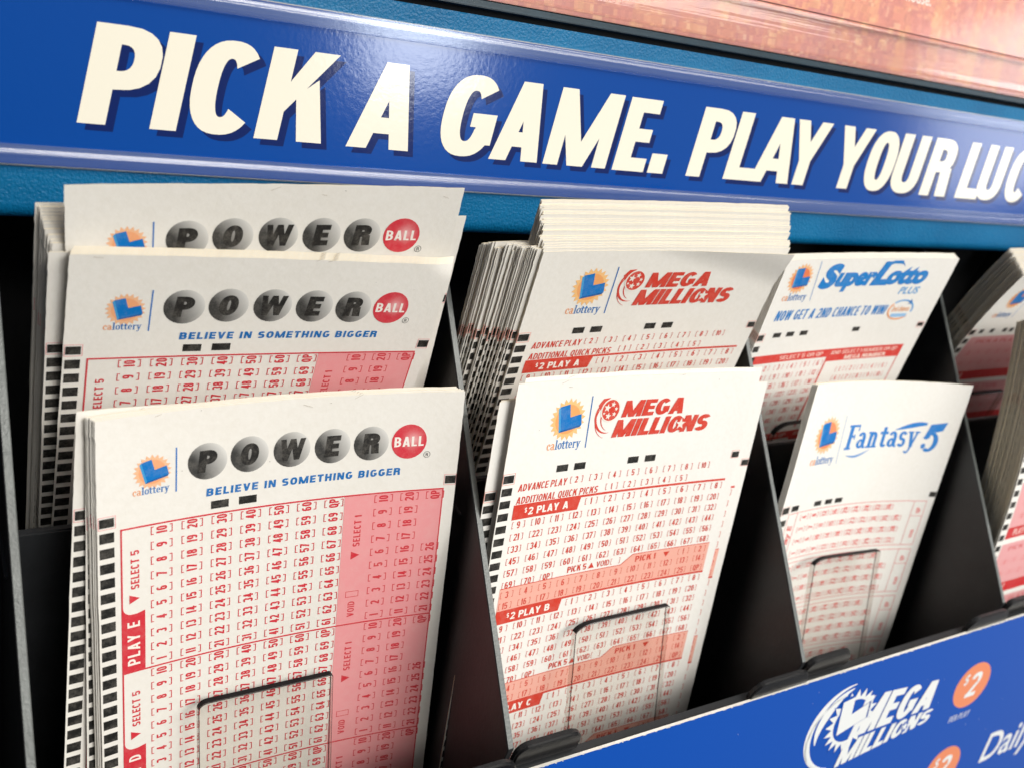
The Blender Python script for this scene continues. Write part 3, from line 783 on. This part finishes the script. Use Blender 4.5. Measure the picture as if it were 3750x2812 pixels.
def pose(x, y, z, yaw, rot, tilt, du=0, dv=0, dn=0, drot=0):
    yaw, ro, ti = rad(yaw), rad(rot)+drot, rad(tilt)
    ex = Vector((cos(yaw), sin(yaw), 0)); n = Vector((-sin(yaw), cos(yaw), 0))
    dn_ = Vector((0, 0, -1))*cos(ti)-n*sin(ti)
    e0 = ex*cos(rad(rot))-dn_*sin(rad(rot)); d0 = dn_*cos(rad(rot))+ex*sin(rad(rot))
    e = ex*cos(ro)-dn_*sin(ro); d = dn_*cos(ro)+ex*sin(ro)
    nb = d.cross(e)
    if nb.y < 0: nb = -nb
    m = Matrix((e, nb, -d)).transposed().to_4x4()
    m.translation = (Vector((x, y, z))+e0*du+d0*dv+nb*dn)*MM
    return m
def tag(o, label=None, cat=None, group=None, kind=None):
    if label: o['label'] = label
    if cat: o['category'] = cat
    if group: o['group'] = group
    if kind: o['kind'] = kind
    return o
POSES = {
 'PB3': (0, 0, 0, -1.64, 1.96, 15.0), 'PB2': (-3.72, 13.58, 29.55, -.67, -.33, -4.24), 'PB1': (-4.69, 16.7, 42.27, -.92, 3.56, -3.39),
 'M2': (92.46, -7.54, 8.50, 1.41, -1.5, 15.84), 'M1': (100.53, 9.79, 34.59, -.74, 2.01, -1.57),
 'F5': (207.98, -3.70, -1.86, -.13, -3.31, 15.79), 'SL': (193.16, 15.34, 30.69, .22, 1.44, 2.03),
 'C4R': (298.6, 7.8, 33.6, 0, 0, -6.5), 'C4F': (299.0, -13.6, 22.5, 0, 0, 24.5)}
def slip(me, key, label, group, **off):
    o = bpy.data.objects.new('lottery_slip', me); COL.objects.link(o)
    o.matrix_world = pose(*POSES[key], **off)
    return tag(o, label, 'lottery slip', group)
def copy_slip(src, key, label, group, **off):
    o = src.copy(); COL.objects.link(o)
    o.matrix_world = pose(*POSES[key], **off)
    return tag(o, label, 'lottery slip', group)
R = random.Random(11)

PB = print_balls(); PM = print_millions(); PF = print_fantasy(); PS = print_super(); PD = print_daily()
# --- grey letter-ball slips, first column
pb3 = slip(slip_mesh('slip_sheet', PB, 3.23, specks=1), 'PB3', 'lowest front slip of grey letter balls and red ball, behind the clear retainer', 'slips with grey letter balls')
G = 'sheets tucked behind the front letter-ball slip'
for k in range(6):
    copy_slip(pb3, 'PB3', 'cream edged sheet tucked close behind the lowest letter-ball slip', G, du=-.2-.22*k+R.uniform(-.25, .25), dv=-.10-.08*k+R.uniform(-.15, .1), dn=.25+.30*k, drot=R.uniform(-.006, .003))
copy_slip(pb3, 'PB3', 'marked slip between the lowest letter-ball slip and the splayed slip at its left', 'slips with grey letter balls', du=-1.45, dv=.55, dn=2.15, drot=-.018)
copy_slip(pb3, 'PB3', 'splayed slip showing a column of black marks left of the lowest letter-ball slip', 'slips with grey letter balls', du=-2.95, dv=-1.35, dn=2.55, drot=-.055)
pb2 = slip(slip_mesh('slip_sheet', PB, .55, phase=1.3, fold=(76.5, 0, .7, 1.0, 1.0, 9.0), specks=2), 'PB2', 'middle white slip of grey letter balls with blue motto in full view', 'slips with grey letter balls')
G = 'cream edged sheets under the middle letter-ball slip'
for k in range(7):
    copy_slip(pb2, 'PB2', 'cream edged sheet pressed against the back of the middle letter-ball slip', G, du=.1+.17*k+R.uniform(-.15, .15), dv=-.12-.07*k, dn=.25+.27*k)
for k in range(4):
    copy_slip(pb2, 'PB2', 'sheet sticking out to the left of the middle letter-ball slip', 'sheets sticking out left of the middle letter-ball slip', du=-3.3+.35*k*(k % 2)+R.uniform(-.1, .1), dv=.9+.15*k, dn=1.95+.17*k, drot=.012)
pb1 = slip(slip_mesh('slip_sheet', PB, 1.16, phase=2.6, specks=3), 'PB1', 'topmost white letter-ball slip, cut off below its balls by the slip in front', 'slips with grey letter balls')
G = 'sheets of the rear stack in the first column'
for k in range(26):
    copy_slip(pb1, 'PB1', 'sheet in the leaning stack left of and behind the topmost letter-ball slip', G, du=-2.4-.085*k+R.uniform(-.25, .25), dv=13.0-.25*k+R.uniform(-.9, .6), dn=.75+.21*k, drot=-.055+R.uniform(-.006, .006))
copy_slip(pb1, 'PB1', 'sheet whose corner peeks out right of the topmost letter-ball slip', 'slips with grey letter balls', du=2.4, dv=7.4, dn=.4)
# --- red star-ball slips, second column
m2 = slip(slip_mesh('slip_sheet', PM, 1.47, specks=4, paper=M_PAPER_W, phase=.7), 'M2', 'front white slip with red star-ball logo and red number grid behind clear retainer', 'slips with red star-ball logo')
copy_slip(m2, 'M2', 'slip shifted right and down behind the front red star-ball slip, showing a strip of numbers', 'slips with red star-ball logo', du=6.0, dv=3.5, dn=.9)
copy_slip(m2, 'M2', 'slip whose pale corner stands just above and right of the front red star-ball slip', 'slips with red star-ball logo', du=2.8, dv=-.85, dn=1.35)
G = 'cream sheets left behind the front star-ball slip'
for k in range(12):
    copy_slip(m2, 'M2', 'cream sheet of the bundle sticking out left behind the front red star-ball slip', G, du=-3.0+.25*k+R.uniform(-.2, .2), dv=5.0+.10*k+R.uniform(-.25, .25), dn=2.0+.28*k, drot=-.008)
m1 = slip(slip_mesh('slip_sheet', PM, .70, fold=(29, 0, .24, 1.0, -2.6, 90.0), phase=3.0), 'M1', 'rear slip with red star-ball logo and bent right corner, fronting the tall stack', 'slips with red star-ball logo')
LAB1, GR1 = 'cream topped sheet rising in the tall stack behind the bent-corner star-ball slip', 'sheets rising in the tall cream stack'
LAB2, GR2 = 'sheet fanned out to the left of the tall cream stack, its marked edge in shade', 'sheets fanned left of the tall cream stack'
bases = [slip(slip_mesh('slip_sheet', PM, bw, phase=ph, tb=tb_), 'M1', LAB1, GR1, du=-.1, dv=-.4-.4*i, dn=.30+.2*i) for i, (bw, ph, tb_) in enumerate(((.70, 3.0, 0), (.62, 2.6, .25), (.80, 3.3, -.2)))]
step, sx = -1.4, 0.0
for k in range(36):
    if R.random() < .42:
        step -= R.uniform(.15, 1.35); sx = R.uniform(-.75, .75)
    step = max(step, -1.6-.27*k)
    copy_slip(bases[R.randrange(3)], 'M1', LAB1, GR1, du=-.2+sx+R.uniform(-.12, .12), dv=step-.03*(k % 4)+R.uniform(-.10, .10), dn=.95+.185*k, drot=R.uniform(-.003, .003))
x0 = -.9
for k in range(30):
    x0 -= R.choice((.05, .1, .2, .3, .75, 1.1))*.95
    x0 = max(x0, -.9-.42*k-.6)
    copy_slip(bases[R.randrange(3)], 'M1', LAB2, GR2, du=max(x0, -11.4), dv=.2+.11*k+R.uniform(-1.3, 1.0), dn=.85+.34*k, drot=R.uniform(-.008, .016))
# --- third column
f5 = slip(slip_mesh('slip_sheet', PF, 4.18, paper=M_PAPER_W, phase=1.9), 'F5', 'bowed white slip with blue serif name and large figure five', None)
for k in range(4):
    copy_slip(f5, 'F5', 'sheet tucked behind the bowed blue-lettered slip with figure five', 'sheets behind the figure five slip', du=-.25-.25*k, dv=.05+.1*k, dn=.35+.35*k)
sl = slip(slip_mesh('slip_sheet', PS, 1.0, paper=M_PAPER_W, phase=2.2), 'SL', 'rear white slip with blue script name and second chance line above red bars', None)
for k in range(4):
    copy_slip(sl, 'SL', 'sheet behind the blue script slip, its corner just showing at upper right', 'sheets behind the blue script slip', du=-.35-.35*k, dv=-.2-.3*k, dn=.4+.42*k)
# --- fourth column, cut by the frame
c4r = slip(slip_mesh('slip_sheet', PD, .8, paper=M_PAPER_W, phase=.4, tb=3.4), 'C4R', 'rear slip with pink panels at the right frame edge, face of a thick curved stack', None)
for k in range(30):
    copy_slip(c4r, 'C4R', 'curved sheet in the thick grey-edged stack at upper right', 'sheets of the thick curved stack at upper right',
              du=R.uniform(-.35, .35)+.5*(k % 7 == 3), dv=-.13*k+R.uniform(-.4, .4), dn=.4+.33*k+R.uniform(0, .12))
c4f = slip(slip_mesh('slip_sheet', PD, .8, paper=M_PAPER_W, phase=.9, lean=11.5), 'C4F', 'front slip at the right frame edge with black marks and red bars', None)
for k in range(40):
    copy_slip(c4f, 'C4F', 'sheet in the thick stack behind the front slip at the right frame edge', 'sheets of the thick stack at lower right',
              du=R.uniform(-.3, .3), dv=1.5*sin(k*.2)+R.uniform(-.3, .3)-.06*k, dn=.45+.30*k)

# ------------------------------------------------------------------ rack
HT = rad(19.0)
def hmap(x, d, h):       # header face leans back: d = depth behind the card, h = height along it
    return (x, 38+h*sin(HT)+d*cos(HT), 36+h*cos(HT)-d*sin(HT))
class MB:
    def __init__(self): self.V, self.F, self.M = [], [], []
    def box(self, x0, y0, z0, x1, y1, z1, m=0):
        b = len(self.V)
        self.V += [(x, y, z) for z in (z0, z1) for y in (y0, y1) for x in (x0, x1)]
        for f in ((0, 2, 3, 1), (4, 5, 7, 6), (0, 1, 5, 4), (2, 6, 7, 3), (0, 4, 6, 2), (1, 3, 7, 5)):
            self.F.append(tuple(b+i for i in f)); self.M.append(m)
    def extrude_x(self, prof, x0, x1, m=0, nx=1, side=None):
        b, k = len(self.V), len(prof)
        for i in range(nx+1):
            x = x0+(x1-x0)*i/nx
            self.V += [(x, y, z) for y, z in prof]
        for i in range(nx):
            for j in range(k):
                a, c = b+i*k+j, b+i*k+(j+1) % k
                self.F.append((a, c, c+k, a+k)); self.M.append(m if side is None else side(j))
        self.F.append(tuple(b+j for j in range(k))[::-1]); self.M.append(m)
        self.F.append(tuple(b+nx*k+j for j in range(k))); self.M.append(m)
    def tilt(self):
        self.V = [hmap(x, d, h) for x, d, h in self.V]; return self
    def build(self, name, mats, parent=None, bevel=0, seg=2, smooth=False, mw=None, bmat=-1):
        me = bpy.data.meshes.new(name)
        o0 = parent.matrix_world.translation/MM if (parent and mw is None) else Vector((0, 0, 0))
        me.from_pydata([tuple((Vector(v)-o0)*MM) for v in self.V], [], self.F)
        for m in mats: me.materials.append(m)
        me.polygons.foreach_set('material_index', np.array(self.M, np.int32))
        import bmesh
        bm = bmesh.new(); bm.from_mesh(me); bmesh.ops.recalc_face_normals(bm, faces=bm.faces)
        if bevel:
            bmesh.ops.bevel(bm, geom=[e for e in bm.edges if e.calc_face_angle(0) > .5], offset=bevel*MM, segments=seg, affect='EDGES', clamp_overlap=True, material=bmat)
        bm.to_mesh(me); bm.free()
        if smooth:
            for p in me.polygons: p.use_smooth = True
        ob = bpy.data.objects.new(name, me); COL.objects.link(ob)
        if parent: ob.parent = parent
        return ob
def empty(name, loc):
    o = bpy.data.objects.new(name, None); COL.objects.link(o)
    o.matrix_world = Matrix.Translation(Vector(loc)*MM); o.empty_display_size = .01
    return o
XL, XR = -140.0, 520.0
rack = tag(empty('slip_rack', (140, 0, -215)), 'black plastic slip rack with slanted dividers under a textured blue panel', 'display rack')
# textured blue panel with a rolled lower lip
pr = [(1.4, 42.6), (1.4, -7.6)]+[(4.6-3.2*cos(rad(a)), -7.6-3.2*sin(rad(a))) for a in range(15, 91, 15)]+[(11, -10.8), (11, 42.6)]
mb = MB(); mb.extrude_x(pr, XL, XR, 0, 8); pn = mb.tilt().build('header_panel', [M_BLUE], rack)
for p in pn.data.polygons: p.use_smooth = abs(p.normal.x) < .5
pn.data.set_sharp_from_angle(angle=rad(40))
mb = MB(); mb.box(XL, 75, -212, XR, 78, 190.0); mb.build('back_board', [M_DARK], rack)
mb = MB(); mb.box(XL, 3.2, -212, XR, 5.2, -31.2); mb.build('step_riser', [M_BLACK], rack, .4)
mb = MB(); mb.box(XL, -58.5, -215, XR, 75, -212.2); mb.build('tray_floor', [M_BLACK], rack)
mb = MB(); mb.box(XL, -58.4, -212, XR, -55.8, -71.5); mb.build('front_wall', [M_BLACK], rack)
for x in (-118, -15, 88, 191, 294, 397):
    prof = [(36, 22.7), (25.5, 12.6), (3.4, -8.6), (3.0, -9.2), (-55.6, -65.2), (-55.6, -212), (74.8, -212), (74.8, 22.7)]
    mb = MB(); mb.extrude_x(prof, x-.9, x+.9, 0, 1, lambda j: 1 if j in (0, 1, 2, 3) else 0)
    dv = mb.build('divider', [M_BLACK, M_CUT], rack, .22, 1)
    # ledge line moulded where the two tiers meet
    mb = MB(); mb.box(x-1.5, -9, -31.4, x+1.5, 3.1, -30.6); mb.build('tier_seam', [M_BLACK], rack, .2)
    # rounded lip tabs at the foot of each divider
    def tabprof(x0, x1, z1, r):
        pts = [(x0, -71.2), (x1, -71.2)]
        pts += [(x1-r+r*sin(rad(90-a)), z1-r+r*cos(rad(90-a))) for a in range(0, 91, 15)]
        pts += [(x0+r-r*sin(rad(a)), z1-r+r*cos(rad(a))) for a in range(0, 91, 15)]
        return pts
    def slab(x0, x1, z1, r, y0, y1):
        mb = MB(); pts = tabprof(x0, x1, z1, r); k = len(pts)
        mb.V = [(a, y0, c) for a, c in pts]+[(a, y1, c) for a, c in pts]
        mb.F = [tuple(range(k)), tuple(range(2*k-1, k-1, -1))]+[(i, i+k, (i+1) % k+k, (i+1) % k) for i in range(k)]
        mb.M = [0]*len(mb.F)
        return mb
    slab(x-23, x+1.2, -64.7, 5.5, -59.0, -57.2).build('lip_tab', [M_TAB], rack, .5, 2)
    slab(x+1.0, x+21, -63.9, 4.0, -57.1, -55.0).build('lip_tab', [M_TAB], rack, .5, 2)

# clear retainers: rounded acrylic plates standing in front of the slips
def retainer(key, u0, u1, vt, rl, rr, vb, off, lean, rv):
    m = pose(*POSES[key])
    th = 2.0; pts = [(u0, vb), (u1, vb)]
    pts += [(u1-rr+rr*sin(rad(90-a)), vt+rr-rr*cos(rad(90-a))) for a in range(0, 91, 10)]
    pts += [(u0+rl-rl*sin(rad(a)), vt+rv-rv*cos(rad(a))) for a in range(0, 91, 10)]
    mb = MB(); k = len(pts)
    f = lambda u, v, d: (u, -off-(v-vt)*math.tan(rad(lean))-d, -v)
    mb.V = [f(u, v, th) for u, v in pts]+[f(u, v, 0) for u, v in pts]
    mb.F = [tuple(range(k)), tuple(range(2*k-1, k-1, -1))]+[(i, i+k, (i+1) % k+k, (i+1) % k) for i in range(k)]
    top = lambda i: 1 if 1 <= i else 0
    mb.M = [0, 0]+[1 if (pts[i][1]+pts[(i+1) % k][1])/2 < vt+.8*(rv if pts[i][0] < (u0+u1)/2 else rr) else 2 for i in range(k)]
    ob = mb.build('slip_retainer', [M_CLEAR, M_ACEDGE, M_ACSIDE, M_ACLINE], None, .20, 1, mw=1, bmat=3)
    ob.parent = rack
    ob.matrix_world = m
    return ob
M_ACLINE = clear_mat('acrylic_corner_line', (.16, .14, .14), .2, base_gloss=.0)
M_ACSIDE = clear_mat('acrylic_side_edge', (.80, .77, .75), .15, base_gloss=.0)
retainer('PB3', 20.4, 53.0, 71.6, 2.4, .7, 150, .6, 6, 1.8)
retainer('M2', 30.0, 65.0, 70.6, 6.5, .8, 150, 1.6, 9, 2.4)
retainer('F5', 20.0, 55.0, 61.0, 7.5, .8, 150, 1.2, 9, 2.6)
retainer('SL', 21.5, 58.0, 59.6, 6.5, 1.0, 130, 3.0, 4, 4.5)
retainer('C4R', 16.0, 50.0, 58.0, 6.5, 1.0, 120, 2.0, 8, 4.0)

# ------------------------------------------------------------------ header sign (card in a clear channel)
hs = tag(empty('header_sign', (120, 38.5, 36)), 'long blue header card with big cream italic capitals in a clear channel', 'sign')
CREAM = (.77, .73, .615); BAN = (.001, .052, .275); SHD = (.003, .014, .10)
def flat_card(P, name, mats, parent, mapf, thick):
    q = np.vstack(P.V)
    V = np.array([mapf(a, b, c) for a, b, c in q])*MM
    T = np.vstack(P.T)
    if parent: V = V-np.array(parent.matrix_world.translation)
    me = mesh_from(name, V, [tuple(int(i) for i in t) for t in T], [0]*len(T), mats, np.vstack(P.C))
    ob = bpy.data.objects.new(name, me); COL.objects.link(ob)
    if parent: ob.parent = parent
    return ob
P = Print()
P.rect(XL+4, -38.0, XR-4, -.2, BAN, 0, 12)          # v = -height along the face
for i, (c, x, wd) in enumerate((('P', 1.0, 13.8), ('I', 15.1, 5.4), ('C', 21.8, 14.4), ('K', 37.3, 15.5), ('A', 59.2, 16.2), ('G', 82.3, 15.3), ('A', 98.2, 14.9), ('M', 114.9, 20.8), ('E', 138.1, 11.2), ('.', 150.8, 6.3),
                 ('P', 165.4, 14.2), ('L', 180.2, 12.1), ('A', 191.2, 17.0), ('Y', 204.7, 15.9), ('Y', 225.9, 15.8), ('O', 242.3, 14.2), ('U', 257.0, 14.6), ('R', 274.5, 14.2), ('L', 295.3, 13.2), ('U', 306.6, 14.4), ('C', 324.0, 14.4), ('K', 341.0, 15.6),
                 ('.', 358, 6))):
    hh = 19.9
    v, t, adv = glyph(c, wd/hh, .272 if c not in 'AMYV' else .258, .188, 2.4)
    g = np.column_stack(((v[:, 0]+v[:, 1]*.20)*hh, v[:, 1]*hh))
    bl = -9.2+min(x, 140)*.005
    P.put([(g, t)], x+1.5, bl+1.3, SHD, 1+.3*(i % 2))
    P.put([(g, t)], x, bl, CREAM, 2+.5*(i % 2))
card = flat_card(P, 'printed_card', [M_GLOSS], hs, lambda u, v, L: hmap(u, .35-.03*L, -v), .5)
mb = MB(); mb.box(XL+4, .45, .1, XR-4, 1.2, 38.1); mb.tilt().build('backing_strip', [M_EDGE], hs)
def railprof(z0, z1, rib=.28):
    # rounded, ribbed lip of the channel
    n = 12
    pts = [(-.8-1.0*sin(math.pi*i/n)**.6-rib*abs(sin(i/n*math.pi*3)), z0+(z1-z0)*i/n) for i in range(n+1)]
    return pts+[(.0, z1), (.0, z0)]
mb = MB(); mb.extrude_x(railprof(34.2, 38.2, .18), XL, XR, 0, 6); ra = mb.tilt().build('channel_rail', [M_RAIL], hs)
mb = MB(); mb.extrude_x(railprof(0.0, 4.2, .07), XL, XR, 0, 6); rb = mb.tilt().build('channel_rail', [M_RAIL], hs)
for o in (ra, rb):
    for p in o.data.polygons: p.use_smooth = abs(p.normal.x) < .5
    o.data.set_sharp_from_angle(angle=rad(35))

# ------------------------------------------------------------------ poster holder above
pf = tag(empty('acrylic_holder', hmap(150, 4, 46)), 'clear acrylic poster holder with a dark slot along its foot above the blue panel', 'poster holder')
mb = MB(); mb.box(XL, 9, 41.5, XR, 12, 47.5); mb.tilt().build('slot_back', [M_DARK], pf)
mb = MB(); mb.box(XL, 3.2, 44.6, XR, 8.8, 46.3); mb.tilt().build('holder_foot', [M_TEAL], pf, .2)
lp = [(3.4, 46.5), (.2, 46.5)]+[(.2-1.6*sin(rad(a)), 48.5-1.8*cos(rad(a))) for a in range(20, 91, 14)]+[(-.8, 52.5), (.6, 59.0), (2.0, 59.0), (2.0, 48.4), (3.4, 48.0)]
mb = MB(); mb.extrude_x(lp, XL, XR, 0, 4); lo = mb.tilt().build('clear_lip', [M_LIP], pf)
for p in lo.data.polygons: p.use_smooth = abs(p.normal.x) < .5
lo.data.set_sharp_from_angle(angle=rad(45))
mb = MB(); mb.box(XL, .0, 59.5, XR, 2.0, 160)
mb.M = [1 if i == 0 else 0 for i in range(len(mb.F))]
mb.tilt().build('cover_plate', [M_COVER, M_ACEDGE], pf)
po = MB(); po.box(XL+2, 3.6, 46.6, XR-2, 4.2, 158)
poster = po.tilt().build('poster', [M_POSTER, M_INK], None)
tag(poster, 'salmon pink city night poster inside the clear holder at the top', 'poster')
P = Print()
g, a = rounded_text('house.', 3.6, .02, 0.0); P.put(g, 0.0, 0.0, (.86, .76, .72), 1)
tx = flat_card(P, 'caption', [M_INK], None, lambda u, v, L: hmap(251.0+u, 3.56, 69.6-v), .1)
tx.parent = poster

# ------------------------------------------------------------------ price sign in front
ps = tag(empty('price_sign', (240, -60, -70)), 'tilted blue price card with white star-ball logo and orange price circles along the front lip', 'sign')
ST = rad(15.0)
def smap(u, v, L):     # v downwards along the face from the top edge
    return (u, -59.6-v*sin(ST)-(.03*L+.0)*cos(ST), -70.05-v*cos(ST)+.03*L*sin(ST))
SB = (.003, .075, .43); WH = (.82, .84, .84)
P = Print(); P.rect(XL+20, 0, 500, 125, SB, 0, 12)
def warp_mega(u, v):   # capitals shrink along the word
    k = (u-219)/44.0
    top = 12.6+4.0*k; bot = 28.7-.6*k
    return (u, top+(bot-top)*(v-12.6)/16.1)
def warp_mill(u, v):
    k = (u-217)/48.0
    top = 29.9-1.0*k; bot = 39.4-5.2*k
    return (u, top+(bot-top)*(v-29.9)/9.5)
g, a = lettering('MEGA', 16.1, w=.62, s=.25, t=.2, p=2.2, gap=.05, shear=.24)
P.put([(x*np.array([42.0/a, 1]), t) for x, t in g], 220.5, 28.7, WH, 5, warp=warp_mega)
g, a = lettering('MILLIONS', 9.5, w=.72, s=.27, t=.22, p=2.2, gap=.06, shear=.26)
P.put([(x*np.array([46.5/a, 1]), t) for x, t in g], 217.6, 39.4, WH, 5, warp=warp_mill)
P.disc(251.2, 32.6, 1.7, 2.2, lambda a, b: SB, 6, 2, 18); P.star(251.2, 32.6, 1.9, .8, 5, WH, 7)
# swirl, burst and block letter
cx, cy = 217.5, 21.0
for R0, th, a0, a1, ox, oy in ((17.5, 2.4, 88, 262, -1.5, 1.5), (14.2, 3.4, 92, 205, -.8, .0), (15.6, .5, 95, 250, -2.6, 3.2)):
    n, q = 30, []
    for i in range(n):
        A, B = rad(a0+(a1-a0)*i/n), rad(a0+(a1-a0)*(i+1)/n)
        ta, tb = .4+th*sin(math.pi*i/n), .4+th*sin(math.pi*(i+1)/n)
        f = lambda a, r: (cx+ox+r*cos(a)*1.0, cy+oy-r*sin(a)*.92)
        q.append([f(A, R0), f(B, R0), f(B, R0-tb), f(A, R0-ta)])
    P.poly(q, WH, 1)
P.star(cx+1.5, cy, 12.8, 9.3, 20, SB, 2); P.star(cx+1.5, cy, 12.0, 8.9, 20, WH, 3)
P.disc(cx+1.5, cy, 8.0, 8.0, lambda a, b: SB, 4, 2, 30)
bl = [(-6.6, -8.6), (-1.2, -9.4), (-.6, -2.6), (7.2, -5.0), (7.6, 1.0), (-5.4, 4.4)]
P.poly([[(cx+1.5+x*1.12, cy+y*1.1-.1) for x, y in bl]], SB, 5); P.poly([[(cx+1.5+x, cy+y) for x, y in bl]], WH, 6)
OR = (.82, .27, .13)
for (x, y), d2 in (((286.2, 24.9), 0), ((285.6, 61.2), 0)):
    P.disc(x, y, 10.3, 9.4, lambda a, b: OR, 1, 3, 40)
    P.text('$', x-6.2, y-1.2, 4.2, WH, 3, w=.6, s=.17, t=.15, shear=.15)
    P.text('2', x-2.8, y+5.0, 10.2, WH, 3, w=.60, s=.19, t=.17, shear=.16)
P.text('PER PLAY', 278.6, 39.3, 2.6, (.62, .66, .78), 2, width=12.0, w=.42, s=.13, t=.12, shear=.15)
g, a = rounded_text('Daily 4', 13.2, .012, .16); P.put([(x*np.array([.92, 1]), t) for x, t in g], 311.0, 67.0, WH, 2)
rs = np.random.RandomState(5)
for _ in range(150):
    u_, l_, d_ = rs.uniform(60, 420), rs.uniform(.2, 1.8), rs.uniform(.05, .24)
    P.poly([[(u_, -.02), (u_+l_, -.02), (u_+l_*rs.uniform(.6, 1), d_), (u_+l_*rs.uniform(0, .4), d_*rs.uniform(.4, 1))]], (.82, .78, .68), 2)
for _ in range(40):
    u_, v_, r_ = rs.uniform(90, 420), rs.uniform(1, 70), rs.uniform(.08, .22)
    P.poly([[(u_+r_*cos(a_)*rs.uniform(.6, 1.2), v_+r_*sin(a_)) for a_ in np.linspace(0, 2*math.pi, 7)[:-1]]], (.5, .58, .72), 2)
pc = flat_card(P, 'printed_face', [M_GLOSS], ps, smap, 1)
mb = MB()
c0 = [smap(XL+20, -.0, 0), smap(500, -.0, 0), smap(500, 125, 0), smap(XL+20, 125, 0)]
nb = Vector((0, cos(ST), -sin(ST)))
fr = [Vector(c)+nb*.06 for c in c0]; bk = [Vector(c)+nb*.95 for c in c0]
mb.V = [tuple(x) for x in fr+bk]; mb.F = [(0, 1, 2, 3), (7, 6, 5, 4), (0, 4, 5, 1), (1, 5, 6, 2), (2, 6, 7, 3), (3, 7, 4, 0)]; mb.M = [0]*6
M_BOARD = paper_mat('white_foam_board', (.84, .82, .77), (.70, .66, .58))
mb.build('board', [M_BOARD], ps)
